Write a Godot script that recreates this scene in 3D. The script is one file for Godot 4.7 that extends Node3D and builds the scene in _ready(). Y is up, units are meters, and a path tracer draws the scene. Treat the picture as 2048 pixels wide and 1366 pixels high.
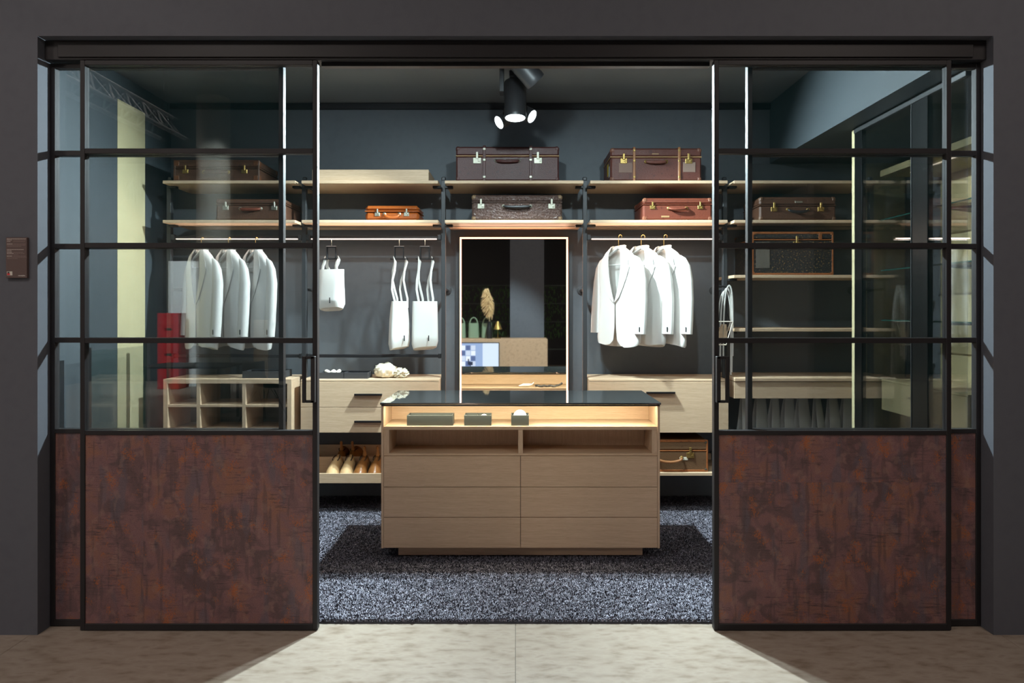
extends Node3D
# A showroom dressing room behind sliding glass doors. Units: metres, y up. The lens sits at (0, 1.5, 0) and looks along -z;
# "d" below is the distance from the lens plane, so z = -d.

const F := 1365.0

class MB:
	# collects faces; every face is wound so that its front looks along its normal
	var st := SurfaceTool.new()
	var o := Vector3.ZERO
	var xf := Transform3D()
	var uo := Vector2.ZERO
	func _init(origin := Vector3.ZERO, t := Transform3D()):
		st.begin(Mesh.PRIMITIVE_TRIANGLES)
		o = origin
		xf = t
	func vert(p: Vector3, n: Vector3, uv: Vector2):
		st.set_normal((xf.basis * n).normalized())
		st.set_uv(uv + uo)
		st.add_vertex(xf * p - o)
	func tri(a: Vector3, b: Vector3, c: Vector3, na: Vector3, nb: Vector3, nc: Vector3, ua := Vector2.ZERO, ub := Vector2.ZERO, uc := Vector2.ZERO):
		var g := (b - a).cross(c - a)
		if g.length_squared() < 1e-16:
			return
		vert(a, na, ua)
		if g.dot(na + nb + nc) > 0.0:
			vert(c, nc, uc)
			vert(b, nb, ub)
		else:
			vert(b, nb, ub)
			vert(c, nc, uc)
	func ftri(a: Vector3, b: Vector3, c: Vector3, out: Vector3, ua := Vector2.ZERO, ub := Vector2.ZERO, uc := Vector2.ZERO):
		var n := (b - a).cross(c - a).normalized()
		if n.dot(out) < 0.0:
			n = -n
		tri(a, b, c, n, n, n, ua, ub, uc)
	func quad(a: Vector3, b: Vector3, c: Vector3, d: Vector3, out: Vector3, uvs: Array = []):
		var u := uvs if uvs.size() == 4 else [Vector2(0, 0), Vector2(1, 0), Vector2(1, 1), Vector2(0, 1)]
		ftri(a, b, c, out, u[0], u[1], u[2])
		ftri(a, c, d, out, u[0], u[2], u[3])
	func fuv(p: Vector3, axis: int, grain: int) -> Vector2:
		# u runs along the grain
		var a := [p.x, p.y, p.z]
		var rest := [0, 1, 2]
		rest.erase(axis)
		if rest[1] == grain:
			rest.reverse()
		return Vector2(a[rest[0]], a[rest[1]] + a[axis] * 0.37)
	func box(a: Vector3, b: Vector3, bev := 0.0, grain := 0):
		var lo := Vector3(minf(a.x, b.x), minf(a.y, b.y), minf(a.z, b.z))
		var hi := Vector3(maxf(a.x, b.x), maxf(a.y, b.y), maxf(a.z, b.z))
		var c := (lo + hi) / 2.0
		var h := (hi - lo) / 2.0
		var e := minf(bev, minf(h.x, minf(h.y, h.z)) * 0.9)
		for axis in 3:
			var u := (axis + 1) % 3
			var v := (axis + 2) % 3
			for s in [-1.0, 1.0]:
				var n := Vector3.ZERO
				n[axis] = s
				var q: Array[Vector3] = []
				var uv := []
				for k in [[-1, -1], [1, -1], [1, 1], [-1, 1]]:
					var p := Vector3.ZERO
					p[axis] = s * h[axis]
					p[u] = k[0] * (h[u] - e)
					p[v] = k[1] * (h[v] - e)
					q.append(c + p)
					uv.append(fuv(c + p, axis, grain))
				quad(q[0], q[1], q[2], q[3], n, uv)
		if e <= 0.0:
			return
		for axis in 3:
			var u := (axis + 1) % 3
			var v := (axis + 2) % 3
			for su in [-1.0, 1.0]:
				for sv in [-1.0, 1.0]:
					var p1 := Vector3.ZERO
					p1[u] = su * h[u]
					p1[v] = sv * (h[v] - e)
					var p2 := Vector3.ZERO
					p2[u] = su * (h[u] - e)
					p2[v] = sv * h[v]
					var l := Vector3.ZERO
					l[axis] = h[axis] - e
					var n := Vector3.ZERO
					n[u] = su
					n[v] = sv
					quad(c + p1 - l, c + p1 + l, c + p2 + l, c + p2 - l, n, [fuv(c + p1 - l, u, grain), fuv(c + p1 + l, u, grain), fuv(c + p2 + l, u, grain), fuv(c + p2 - l, u, grain)])
		for sx in [-1.0, 1.0]:
			for sy in [-1.0, 1.0]:
				for sz in [-1.0, 1.0]:
					var s := Vector3(sx, sy, sz)
					ftri(c + s * Vector3(h.x, h.y - e, h.z - e), c + s * Vector3(h.x - e, h.y, h.z - e), c + s * Vector3(h.x - e, h.y - e, h.z), s)
	func cbox(c: Vector3, s: Vector3, bev := 0.0, grain := 0):
		box(c - s / 2.0, c + s / 2.0, bev, grain)
	func grid(rows: Array, closed := true, cap0 := true, cap1 := true):
		# rows of points, each row a ring (closed) or a strip
		var R := rows.size()
		var C: int = rows[0].size()
		var cen := []
		for r in rows:
			var s := Vector3.ZERO
			for p in r:
				s += p
			cen.append(s / C)
		var nrm := []
		var vote := 0.0
		for i in R:
			var line := []
			for j in C:
				var i0 := maxi(i - 1, 0)
				var i1 := mini(i + 1, R - 1)
				var j0 := (j - 1 + C) % C if closed else maxi(j - 1, 0)
				var j1 := (j + 1) % C if closed else mini(j + 1, C - 1)
				var n: Vector3 = (rows[i1][j] - rows[i0][j]).cross(rows[i][j1] - rows[i][j0])
				line.append(n.normalized())
				vote += n.normalized().dot(rows[i][j] - cen[i])
			nrm.append(line)
		var sg := 1.0 if vote >= 0.0 else -1.0
		var last := C if closed else C - 1
		for i in R - 1:
			for j in last:
				var k := (j + 1) % C
				var ua := Vector2(float(j) / C, float(i) / R)
				var ub := Vector2(float(j + 1) / C, float(i) / R)
				var uc := Vector2(float(j + 1) / C, float(i + 1) / R)
				var ud := Vector2(float(j) / C, float(i + 1) / R)
				tri(rows[i][j], rows[i][k], rows[i + 1][k], sg * nrm[i][j], sg * nrm[i][k], sg * nrm[i + 1][k], ua, ub, uc)
				tri(rows[i][j], rows[i + 1][k], rows[i + 1][j], sg * nrm[i][j], sg * nrm[i + 1][k], sg * nrm[i + 1][j], ua, uc, ud)
		if closed:
			for e in [[cap0, 0, 1], [cap1, R - 1, R - 2]]:
				if e[0]:
					var out: Vector3 = cen[e[1]] - cen[e[2]]
					for j in C:
						ftri(cen[e[1]], rows[e[1]][j], rows[e[1]][(j + 1) % C], out)
	func tube(path: Array, ra, n := 10, flat := 1.0, side := Vector3(0, 0, 1)):
		# ra: a radius or one for each point; flat: thickness along "side" over the other axis
		var rows := []
		for i in path.size():
			var t: Vector3 = (path[mini(i + 1, path.size() - 1)] - path[maxi(i - 1, 0)]).normalized()
			var w := side - t * side.dot(t)
			if w.length() < 1e-3:
				w = Vector3(1, 0, 0) - t * t.x
			w = w.normalized()
			var b := t.cross(w)
			var r: float = ra[i] if ra is Array else ra
			var ring := []
			for k in n:
				var a := TAU * k / n
				ring.append(path[i] + b * cos(a) * r + w * sin(a) * r * flat)
			rows.append(ring)
		grid(rows)
	func lathe(prof: Array, n := 24):
		# prof: Vector2(radius, height), from below; sharp corners stay sharp
		for i in prof.size() - 1:
			var sub := []
			var a: Vector2 = prof[i]
			var b: Vector2 = prof[i + 1]
			var dv := (b - a).normalized()
			var nn := Vector2(dv.y, -dv.x)
			var na := nn
			var nb := nn
			if i > 0:
				var p: Vector2 = (a - prof[i - 1]).normalized()
				if p.dot(dv) > 0.75:
					na = (nn + Vector2(p.y, -p.x)).normalized()
			if i < prof.size() - 2:
				var q: Vector2 = (prof[i + 2] - b).normalized()
				if q.dot(dv) > 0.75:
					nb = (nn + Vector2(q.y, -q.x)).normalized()
			for k in n:
				var t0 := TAU * k / n
				var t1 := TAU * (k + 1) / n
				var c0 := Vector3(cos(t0), 0, sin(t0))
				var c1 := Vector3(cos(t1), 0, sin(t1))
				var up := Vector3(0, 1, 0)
				var pa := c0 * a.x + up * a.y
				var pb := c1 * a.x + up * a.y
				var pc := c1 * b.x + up * b.y
				var pd := c0 * b.x + up * b.y
				tri(pa, pb, pc, c0 * na.x + up * na.y, c1 * na.x + up * na.y, c1 * nb.x + up * nb.y, Vector2(t0, a.y), Vector2(t1, a.y), Vector2(t1, b.y))
				tri(pa, pc, pd, c0 * na.x + up * na.y, c1 * nb.x + up * nb.y, c0 * nb.x + up * nb.y, Vector2(t0, a.y), Vector2(t1, b.y), Vector2(t0, b.y))
	func prism(poly: PackedVector2Array, z0: float, z1: float):
		var idx := Geometry2D.triangulate_polygon(poly)
		for z in [z0, z1]:
			var out := Vector3(0, 0, signf(z - (z0 + z1) / 2.0))
			for k in range(0, idx.size(), 3):
				var a := poly[idx[k]]
				var b := poly[idx[k + 1]]
				var c := poly[idx[k + 2]]
				ftri(Vector3(a.x, a.y, z), Vector3(b.x, b.y, z), Vector3(c.x, c.y, z), out, a, b, c)
		var sgn := -1.0 if Geometry2D.is_polygon_clockwise(poly) else 1.0
		for k in poly.size():
			var a := poly[k]
			var b := poly[(k + 1) % poly.size()]
			var e := b - a
			quad(Vector3(a.x, a.y, z0), Vector3(b.x, b.y, z0), Vector3(b.x, b.y, z1), Vector3(a.x, a.y, z1), Vector3(e.y, -e.x, 0) * sgn)

var M := {}
var rng := RandomNumberGenerator.new()

# ---------------------------------------------------------------- helpers
func V(x: float, y: float, d: float) -> Vector3:
	return Vector3(x, y, -d)

func sc(r: int, g: int, b: int) -> Color:
	return Color8(r, g, b)

func uname(base: String) -> String:
	if not has_node(base):
		return base
	var k := 1
	while has_node("%s_%03d" % [base, k]):
		k += 1
	return "%s_%03d" % [base, k]

func tag(o: Node, label := "", category := "", group := "", kind := ""):
	for e in [["label", label], ["category", category], ["group", group], ["kind", kind]]:
		if e[1] != "":
			o.set_meta(e[0], e[1])

func thing(called: String, label: String, category: String, at := Vector3.ZERO, yaw := 0.0, group := "") -> Node3D:
	var n := Node3D.new()
	n.name = uname(called)
	add_child(n)
	n.position = at
	n.rotation.y = yaw
	tag(n, label, category, group)
	return n

func part(parent: Node, called: String, mb: MB, mat: Material, label := "") -> MeshInstance3D:
	var m := MeshInstance3D.new()
	m.mesh = mb.st.commit()
	m.material_override = mat
	var nm := called
	if parent == self:
		nm = uname(called)
	else:
		var k := 1
		while parent.has_node(nm):
			nm = "%s_%03d" % [called, k]
			k += 1
	m.name = nm
	parent.add_child(m)
	if label != "":
		m.set_meta("label", label)
	return m

func bx(parent: Node, called: String, a: Vector3, b: Vector3, mat: Material, bev := 0.0015, grain := 0, origin := Vector3.ZERO) -> MeshInstance3D:
	var m := MB.new(origin)
	m.uo = Vector2(rng.randf(), rng.randf())
	m.box(a, b, bev, grain)
	return part(parent, called, m, mat)

func structure(called: String, mb: MB, mat: Material) -> MeshInstance3D:
	var m := part(self, called, mb, mat)
	m.set_meta("kind", "structure")
	return m

func sbox(called: String, a: Vector3, b: Vector3, mat: Material, bev := 0.0, grain := 0) -> MeshInstance3D:
	var m := MB.new()
	m.box(a, b, bev, grain)
	return structure(called, m, mat)

# ---------------------------------------------------------------- materials
func plain(c: Color, rough := 0.6, metal := 0.0, spec := 0.5) -> StandardMaterial3D:
	var m := StandardMaterial3D.new()
	m.albedo_color = c
	m.roughness = rough
	m.metallic = metal
	m.metallic_specular = spec
	return m

func glow(c: Color, e: float) -> StandardMaterial3D:
	var m := plain(c, 0.5)
	m.emission_enabled = true
	m.emission = c
	m.emission_energy_multiplier = e
	return m

func noise_tex(sd: int, freq: float, cols: Array, oct := 4, normal := 0.0, kind := FastNoiseLite.TYPE_SIMPLEX_SMOOTH, size := 512) -> NoiseTexture2D:
	var n := FastNoiseLite.new()
	n.seed = sd
	n.frequency = freq
	n.noise_type = kind
	n.fractal_octaves = oct
	var t := NoiseTexture2D.new()
	t.width = size
	t.height = size
	t.seamless = true
	t.noise = n
	if normal > 0.0:
		t.as_normal_map = true
		t.bump_strength = normal
	elif cols.size() > 0:
		var g := Gradient.new()
		var off := PackedFloat32Array()
		var cc := PackedColorArray()
		for k in cols.size():
			off.append(float(k) / maxi(cols.size() - 1, 1))
			cc.append(cols[k])
		g.offsets = off
		g.colors = cc
		t.color_ramp = g
	return t

func mottled(sd: int, cols: Array, freq: float, rough: float, scale: float, bump := 0.0, bfreq := 0.05) -> StandardMaterial3D:
	var m := plain(Color.WHITE, rough)
	m.albedo_texture = noise_tex(sd, freq, cols, 5)
	m.uv1_triplanar = true
	m.uv1_scale = Vector3.ONE * scale
	if bump > 0.0:
		m.normal_enabled = true
		m.normal_texture = noise_tex(sd + 7, bfreq, [], 3, bump)
	return m

func wood_image(sd: int, base: Color, dark: Color) -> ImageTexture:
	var n := FastNoiseLite.new()
	n.seed = sd
	n.frequency = 1.0
	n.fractal_octaves = 3
	var im := Image.create(512, 512, false, Image.FORMAT_RGB8)
	for y in 512:
		var band := n.get_noise_2d(3.1, y * 0.021) * 0.25
		for x in 512:
			var a := n.get_noise_2d(x * 0.006, y * 0.16) * 0.55
			var b := n.get_noise_2d(x * 0.02 + 50.0, y * 0.55) * 0.45
			im.set_pixel(x, y, base.lerp(dark, clampf(0.42 + a + b + band, 0.0, 1.0)))
	im.generate_mipmaps()
	return ImageTexture.create_from_image(im)

func wood(sd: int, base: Color, dark: Color, rough := 0.5) -> StandardMaterial3D:
	var m := plain(Color.WHITE, rough, 0.0, 0.4)
	m.albedo_texture = wood_image(sd, base, dark)
	m.uv1_scale = Vector3(1.6, 2.4, 1)
	return m

func rust_image() -> ImageTexture:
	var n := FastNoiseLite.new()
	n.seed = 11
	n.frequency = 1.0
	n.fractal_octaves = 4
	var f := FastNoiseLite.new()
	f.seed = 5
	f.frequency = 1.0
	f.fractal_octaves = 2
	var S := 1024
	var im := Image.create(S, S, false, Image.FORMAT_RGB8)
	var brown := sc(126, 92, 93)
	var dark := sc(84, 67, 68)
	var slate := sc(96, 90, 102)
	var warm := sc(140, 96, 78)
	var orange := sc(172, 94, 54)
	for y in S:
		for x in S:
			var u := x * 0.004
			var v := y * 0.004
			var c := brown
			var wx := n.get_noise_2d(u * 2.0 + 200.0, v * 2.0) * 0.5
			var p := n.get_noise_2d(u * 1.3 + wx, v * 0.9 - wx)
			c = c.lerp(dark, clampf(p * 1.7, 0.0, 0.7))
			c = c.lerp(warm, clampf(-p * 1.6 - 0.1, 0.0, 0.8))
			var q := n.get_noise_2d(u * 2.6 + 40.0, v * 0.8 + 9.0)
			c = c.lerp(slate, clampf((q - 0.18) * 2.4, 0.0, 0.5))
			var h := n.get_noise_2d(u * 0.9 + 80.0, v * 11.0)
			c = c.lerp(dark, clampf((absf(h) * -9.0 + 0.8) * clampf(n.get_noise_2d(u * 1.5 + 7.0, v * 1.2 + 3.0) * 3.0 + 0.1, 0.0, 1.0), 0.0, 0.5))
			var ve := n.get_noise_2d(u * 9.0 + 20.0, v * 0.9 + 70.0)
			c = c.lerp(dark, clampf((ve - 0.22) * 2.5, 0.0, 0.45))
			var sl := n.get_noise_2d(u * 0.5 + 300.0, v * 14.0 + u * 0.5)
			c = c.lerp(sc(52, 42, 46), clampf((absf(sl) * -16.0 + 0.7) * clampf(n.get_noise_2d(u * 2.1 + 33.0, v * 1.9 + 55.0) * 4.0, 0.0, 1.0), 0.0, 0.5))
			var pl := n.get_noise_2d(u * 5.0 + 11.0, v * 4.0 + 400.0)
			c = c.lerp(sc(150, 118, 108), clampf((pl - 0.24) * 2.0, 0.0, 0.35))
			var o := f.get_noise_2d(u * 46.0, v * 30.0) * 0.8 + n.get_noise_2d(u * 3.4 + 120.0, v * 2.4) * 1.7
			c = c.lerp(orange, clampf((o - 0.62) * 1.5, 0.0, 0.7))
			var g := f.get_noise_2d(x * 0.33, y * 0.33) * 0.16
			c = Color(c.r * (1.0 + g), c.g * (1.0 + g), c.b * (1.0 + g))
			im.set_pixel(x, y, c)
	im.generate_mipmaps()
	return ImageTexture.create_from_image(im)

func leather(sd: int, a: Color, b: Color, rough := 0.42, bump := 3.0, bf := 0.09) -> StandardMaterial3D:
	var m := mottled(sd, [b, a, a, a, b.lerp(a, 0.4)], 0.012, rough, 2.6, bump, bf)
	m.metallic_specular = 0.38
	m.normal_scale = 0.45
	return m

func build_materials():
	M.paint = mottled(21, [sc(87, 88, 96), sc(92, 93, 101), sc(88, 89, 97)], 0.02, 0.75, 0.7)
	M.room = mottled(22, [sc(88, 92, 97), sc(93, 97, 102), sc(89, 93, 98)], 0.02, 0.7, 0.7)
	M.panel = mottled(24, [sc(70, 77, 82), sc(74, 81, 86), sc(71, 78, 83)], 0.02, 0.6, 0.7)
	M.ceil = mottled(23, [sc(118, 118, 119), sc(126, 126, 127), sc(118, 118, 120)], 0.25, 0.9, 1.5)
	M.oak = wood(31, sc(218, 190, 160), sc(195, 164, 132))
	M.oakv = wood(32, sc(217, 206, 166), sc(203, 189, 146))
	M.oak_dimmed = wood(33, sc(176, 163, 124), sc(152, 139, 101))  # same oak, with the dim wardrobe behind glass put into its colour
	M.bronze = plain(sc(39, 36, 38), 0.5, 0.1, 0.45)
	M.black = plain(sc(34, 33, 35), 0.45, 0.2)
	M.ink = plain(sc(13, 13, 14), 0.3)
	M.dark = plain(sc(46, 44, 46), 0.55)
	M.steel = plain(sc(60, 60, 62), 0.5, 0.25)
	M.rust = plain(Color.WHITE, 0.5, 0.0, 0.45)
	M.rust.albedo_texture = rust_image()
	M.rust.uv1_scale = Vector3(0.62, 0.62, 1)
	M.glass = plain(Color(0.06, 0.14, 0.145, 0.17), 0.0, 0.0, 0.5)
	M.glass.transparency = BaseMaterial3D.TRANSPARENCY_ALPHA
	M.side_glass = plain(Color(0.05, 0.07, 0.06, 0.14), 0.0, 0.0, 0.5)
	M.side_glass.transparency = BaseMaterial3D.TRANSPARENCY_ALPHA
	M.clear = plain(Color(0.1, 0.3, 0.25, 0.10), 0.0)
	M.clear.transparency = BaseMaterial3D.TRANSPARENCY_ALPHA
	M.glass_edge = plain(sc(40, 96, 84), 0.15)
	M.smoke = plain(sc(52, 53, 53), 0.025, 0.0, 0.72)
	M.mirror = plain(sc(240, 243, 240), 0.02, 1.0)
	M.tile = plain(Color.WHITE, 0.42, 0.0, 0.5)
	M.tile.albedo_texture = noise_tex(41, 0.012, [sc(126, 110, 95), sc(155, 140, 126), sc(166, 152, 139), sc(141, 125, 111)], 6, 0.0, FastNoiseLite.TYPE_SIMPLEX_SMOOTH, 1024)
	M.tile.uv1_scale = Vector3(0.5, 1.3, 1)
	M.grout = plain(sc(120, 116, 112), 0.9)
	M.cloth = mottled(51, [sc(214, 210, 204), sc(220, 216, 211), sc(214, 210, 204)], 0.15, 0.85, 3.0, 2.0, 0.3)
	M.cloth.normal_scale = 0.25
	M.canvas = mottled(52, [sc(216, 212, 206), sc(222, 218, 212)], 0.2, 0.85, 4.0, 2.0, 0.35)
	M.canvas.normal_scale = 0.3
	M.trouser = plain(sc(176, 174, 168), 0.85)
	M.brass = plain(sc(158, 130, 74), 0.42, 0.8)
	M.nickel = plain(sc(160, 156, 142), 0.42, 0.8)
	M.tray = plain(sc(68, 73, 69), 0.55)
	M.traydark = plain(sc(54, 54, 57), 0.6)
	M.white = plain(sc(238, 238, 236), 0.5)
	M.screen = plain(Color.WHITE, 0.3)
	M.pile = plain(Color.WHITE, 0.95, 0.0, 0.2)
	M.pile.vertex_color_use_as_albedo = true
	M.rugback = plain(sc(84, 84, 92), 0.95)
	M.alu = plain(sc(176, 178, 180), 0.4, 0.6)
	M.led = glow(Color(1.0, 0.90, 0.82), 3.0)
	M.ledwarm = glow(Color(1.0, 0.74, 0.60), 2.6)
	M.lens = glow(Color(0.92, 0.98, 1.0), 7.0)
	M.red = plain(sc(196, 24, 34), 0.45)
	M.fabricred = plain(sc(120, 30, 70), 0.6)
	M.gold = plain(sc(214, 180, 110), 0.3, 0.9)
	M.cork = mottled(61, [sc(222, 204, 170), sc(244, 234, 212), sc(236, 220, 190)], 0.06, 0.9, 6.0, 6.0, 0.08)
	M.bone = plain(sc(238, 226, 208), 0.6)

# ---------------------------------------------------------------- the scene
func _ready():
	rng.seed = 4242
	var cam := Camera3D.new()
	cam.name = "camera"
	cam.projection = Camera3D.PROJECTION_FRUSTUM
	cam.near = 0.05
	cam.far = 60.0
	cam.size = 0.05 * 1366.0 / F
	cam.frustum_offset = Vector2(-7.0, -63.0) * 0.05 / F
	cam.position = Vector3(0, 1.5, 0)
	add_child(cam)
	cam.current = true
	var we := WorldEnvironment.new()
	we.name = "environment"
	var env := Environment.new()
	env.background_mode = Environment.BG_COLOR
	env.background_color = Color(0.01, 0.01, 0.012)
	env.tonemap_mode = Environment.TONE_MAPPER_LINEAR
	env.tonemap_exposure = 1.0
	env.sdfgi_enabled = true
	env.ssao_enabled = true
	env.ssil_enabled = true
	we.environment = env
	add_child(we)
	build_materials()
	# the hall's soft ceiling panels, behind and above the lens; the third is added
	hall_panel("hall_light_panel", "square warm light panel in the hall ceiling over the reception side", V(-2.6, 4.55, 0.6), Vector2(1.2, 1.2), Color(1.0, 0.955, 0.92), 5.2)
	hall_panel("hall_light_panel", "square warm light panel in the hall ceiling over the table side", V(2.6, 4.55, 0.6), Vector2(1.2, 1.2), Color(1.0, 0.945, 0.90), 5.0)
	hall_panel("hall_light_panel", "added square warm light panel deep in the hall ceiling to brighten the crates", V(-8.2, 4.55, -3.4), Vector2(1.2, 1.2), Color(1.0, 0.95, 0.91), 26.0)  # added to brighten the crates, kept clear of the door reflections
	shell()
	doors()
	spots()
	posts_and_shelves()
	units()
	island()
	mirror()
	rods_and_clothes()
	cases()
	side_wardrobe()
	small_things()
	sign_board()
	hall_things()
	carpet()

func area(parent: Node, at: Vector3, look: Vector3, size: Vector2, col: Color, e: float, called := "light"):
	var l := AreaLight3D.new()
	l.name = called
	l.area_size = size
	l.light_color = col
	l.light_energy = e
	l.area_range = 14.0
	l.area_attenuation = 2.0
	l.shadow_enabled = true
	parent.add_child(l)
	var up := Vector3.UP if absf(look.y) < 0.9 else Vector3(0, 0, 1)
	l.transform = Transform3D(Basis.looking_at(look, up), at)

func hall_panel(called: String, label: String, at: Vector3, size: Vector2, col: Color, e: float):
	var t := thing(called, label, "ceiling light", at)
	bx(t, "frame", Vector3(-size.x / 2 - 0.03, 0.0, -size.y / 2 - 0.03), Vector3(size.x / 2 + 0.03, 0.05, size.y / 2 + 0.03), M.black)
	bx(t, "lamp_diffuser", Vector3(-size.x / 2, -0.012, -size.y / 2), Vector3(size.x / 2, 0.0, size.y / 2), glow(col, 1.2), 0.002)
	area(t, Vector3(0, -0.02, 0), Vector3.DOWN, size, col, e, "panel_light")

# ---------------------------------------------------------------- setting
func shell():
	# hall floor: large concrete-look tiles on a slab
	var fl := sbox("floor", V(-9, -0.2, 5.6), V(9, -0.012, -9.0), M.grout)
	var t0 := 3.262
	for i in range(-4, 4):
		for k in 5:
			var m := MB.new()
			m.uo = Vector2(rng.randf() * 3.0, rng.randf() * 3.0)
			m.box(V(i * 2.24 + 0.0008, -0.012, t0 - k * 2.24 - 0.0008), V((i + 1) * 2.24 - 0.0008, 0.0, t0 - (k + 1) * 2.24 + 0.0008), 0.0008)
			part(fl, "tile", m, M.tile)
	# front wall with the wide opening
	var m := MB.new()
	m.box(V(-9, 0, 3.15), V(-2.206, 4.6, 3.30))
	m.box(V(2.206, 0, 3.15), V(9, 4.6, 3.30))
	m.box(V(-2.206, 2.765, 3.15), V(2.206, 4.6, 3.30))
	structure("wall_front", m, M.paint)
	# the dressing room
	sbox("wall_back", V(-2.92, 0, 5.45), V(3.27, 3.30, 5.60), M.room)
	var wl := sbox("wall_left", V(-2.92, 0, 3.30), V(-2.77, 3.30, 5.45), M.panel)
	bx(wl, "wall_panel", V(-2.77, 0.0, 3.302), V(-2.75, 2.96, 4.714), M.panel, 0.001)
	bx(wl, "oak_panel", V(-2.77, 0.0, 4.716), V(-2.749, 2.96, 5.066), M.oakv, 0.001, 1).set_meta("label", "pale upright oak panel")
	bx(wl, "wall_panel", V(-2.77, 0.0, 5.068), V(-2.75, 2.96, 5.449), M.panel, 0.001)
	sbox("wall_right", V(3.12, 0, 3.30), V(3.27, 3.30, 5.45), M.room)
	sbox("ceiling", V(-2.77, 3.15, 3.30), V(3.12, 3.30, 5.45), M.ceil)
	sbox("trim_1", V(-2.75, 3.098, 5.425), V(2.03, 3.144, 5.45), M.black, 0.001)  # black strip stands in for the shade of the gap below the ceiling
	sbox("ceiling_soffit", V(2.03, 2.67, 3.30), V(3.12, 3.15, 5.45), M.panel)
	# the hall around and behind the lens
	sbox("wall_hall_left", V(-9.15, 0, 3.30), V(-9, 4.6, -8.2), M.dark)
	sbox("wall_hall_right", V(9, 0, 3.30), V(9.15, 4.6, -8.2), M.dark)
	sbox("wall_hall_rear", V(-9.15, 0, -8.05), V(9.15, 4.6, -8.2), M.dark)
	sbox("ceiling_hall", V(-9.15, 4.6, 3.30), V(9.15, 4.75, -8.2), M.ink)
	# bronze cassette that carries the sliding doors
	var t := thing("door_track", "dark bronze track housing across the top of the sliding glass doors", "door track", V(0, 2.668, 3.235))
	bx(t, "housing", V(-2.205, 2.672, 3.196), V(2.205, 2.763, 3.295), M.bronze, 0.002, 0, t.position)
	bx(t, "cover_strip", V(-2.14, 2.682, 3.188), V(2.14, 2.742, 3.195), M.bronze, 0.002, 0, t.position)
	bx(t, "runner", V(-0.92, 2.655, 3.232), V(0.92, 2.672, 3.268), M.black, 0.002, 0, t.position)

const RAILS := [2.243, 1.802, 1.357]

func sliding_door(label: String, x0: float, x1: float, d: float, handle: int) -> Node3D:
	var cx := (x0 + x1) / 2.0
	var t := thing("sliding_door", label, "sliding door", V(cx, 0.004, d))
	var o := t.position
	var th := 0.018
	var sw := 0.022
	bx(t, "stile", V(x0, 0.004, d - th), V(x0 + sw, 2.667, d + th), M.bronze, 0.0015, 1, o)
	bx(t, "stile", V(x1 - sw, 0.004, d - th), V(x1, 2.667, d + th), M.bronze, 0.0015, 1, o)
	bx(t, "top_rail", V(x0 + sw, 2.645, d - th), V(x1 - sw, 2.667, d + th), M.bronze, 0.0015, 0, o)
	bx(t, "bottom_rail", V(x0 + sw, 0.004, d - th), V(x1 - sw, 0.034, d + th), M.bronze, 0.0015, 0, o)
	bx(t, "lock_rail", V(x0 + sw, 0.916, d - th), V(x1 - sw, 0.936, d + th), M.bronze, 0.0015, 0, o)
	for h in RAILS:
		bx(t, "glazing_bar", V(x0 + sw, h - 0.012, d - th), V(x1 - sw, h + 0.012, d + th), M.bronze, 0.0015, 0, o)
	var ys := [0.936, RAILS[2] - 0.012, RAILS[2] + 0.012, RAILS[1] - 0.012, RAILS[1] + 0.012, RAILS[0] - 0.012, RAILS[0] + 0.012, 2.645]
	for k in 4:
		bx(t, "glass_pane", V(x0 + sw, ys[k * 2], d - 0.003), V(x1 - sw, ys[k * 2 + 1], d + 0.003), M.glass, 0.0, 0, o)
	var m := MB.new(o)
	m.uo = Vector2(x0 * 0.73, 0.2 + x0 * 0.31)
	m.box(V(x0 + sw, 0.034, d - 0.012), V(x1 - sw, 0.916, d + 0.012), 0.0)
	part(t, "rust_panel", m, M.rust, "rust brown patinated lower panel")
	if handle != 0:
		var h := thing_part(t, "handle")
		var mm := MB.new(o)
		var xa := (x1 - 0.002) if handle > 0 else (x0 + 0.002)
		var s := -1.0 if handle > 0 else 1.0
		mm.box(V(xa + s * 0.060, 1.070, d - th - 0.030), V(xa + s * 0.044, 1.285, d - th - 0.014), 0.002, 1)
		mm.box(V(xa + s * 0.044, 1.070, d - th - 0.030), V(xa + s * 0.004, 1.082, d - th - 0.014), 0.002)
		mm.box(V(xa + s * 0.044, 1.273, d - th - 0.030), V(xa + s * 0.004, 1.285, d - th - 0.014), 0.002)
		mm.box(V(xa + s * 0.020, 1.070, d - th - 0.030), V(xa + s * 0.002, 1.285, d - th + 0.001), 0.002, 1)
		h.mesh = mm.st.commit()
		h.material_override = M.bronze
	return t

func thing_part(parent: Node, called: String) -> MeshInstance3D:
	var m := MeshInstance3D.new()
	m.name = called
	parent.add_child(m)
	return m

func doors():
	sliding_door("front sliding door left of the opening, glass over a rusty panel, with a bar handle", -2.034, -0.926, 3.205, 1)
	sliding_door("front sliding door right of the opening, glass over a rusty panel, with a bar handle", 0.928, 2.036, 3.205, -1)
	sliding_door("rear sliding door without handle behind the left front door, glass over a rusty panel", -2.204, -1.10, 3.250, 0)
	sliding_door("rear sliding door without handle behind the right front door, glass over a rusty panel", 1.10, 2.204, 3.250, 0)

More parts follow.
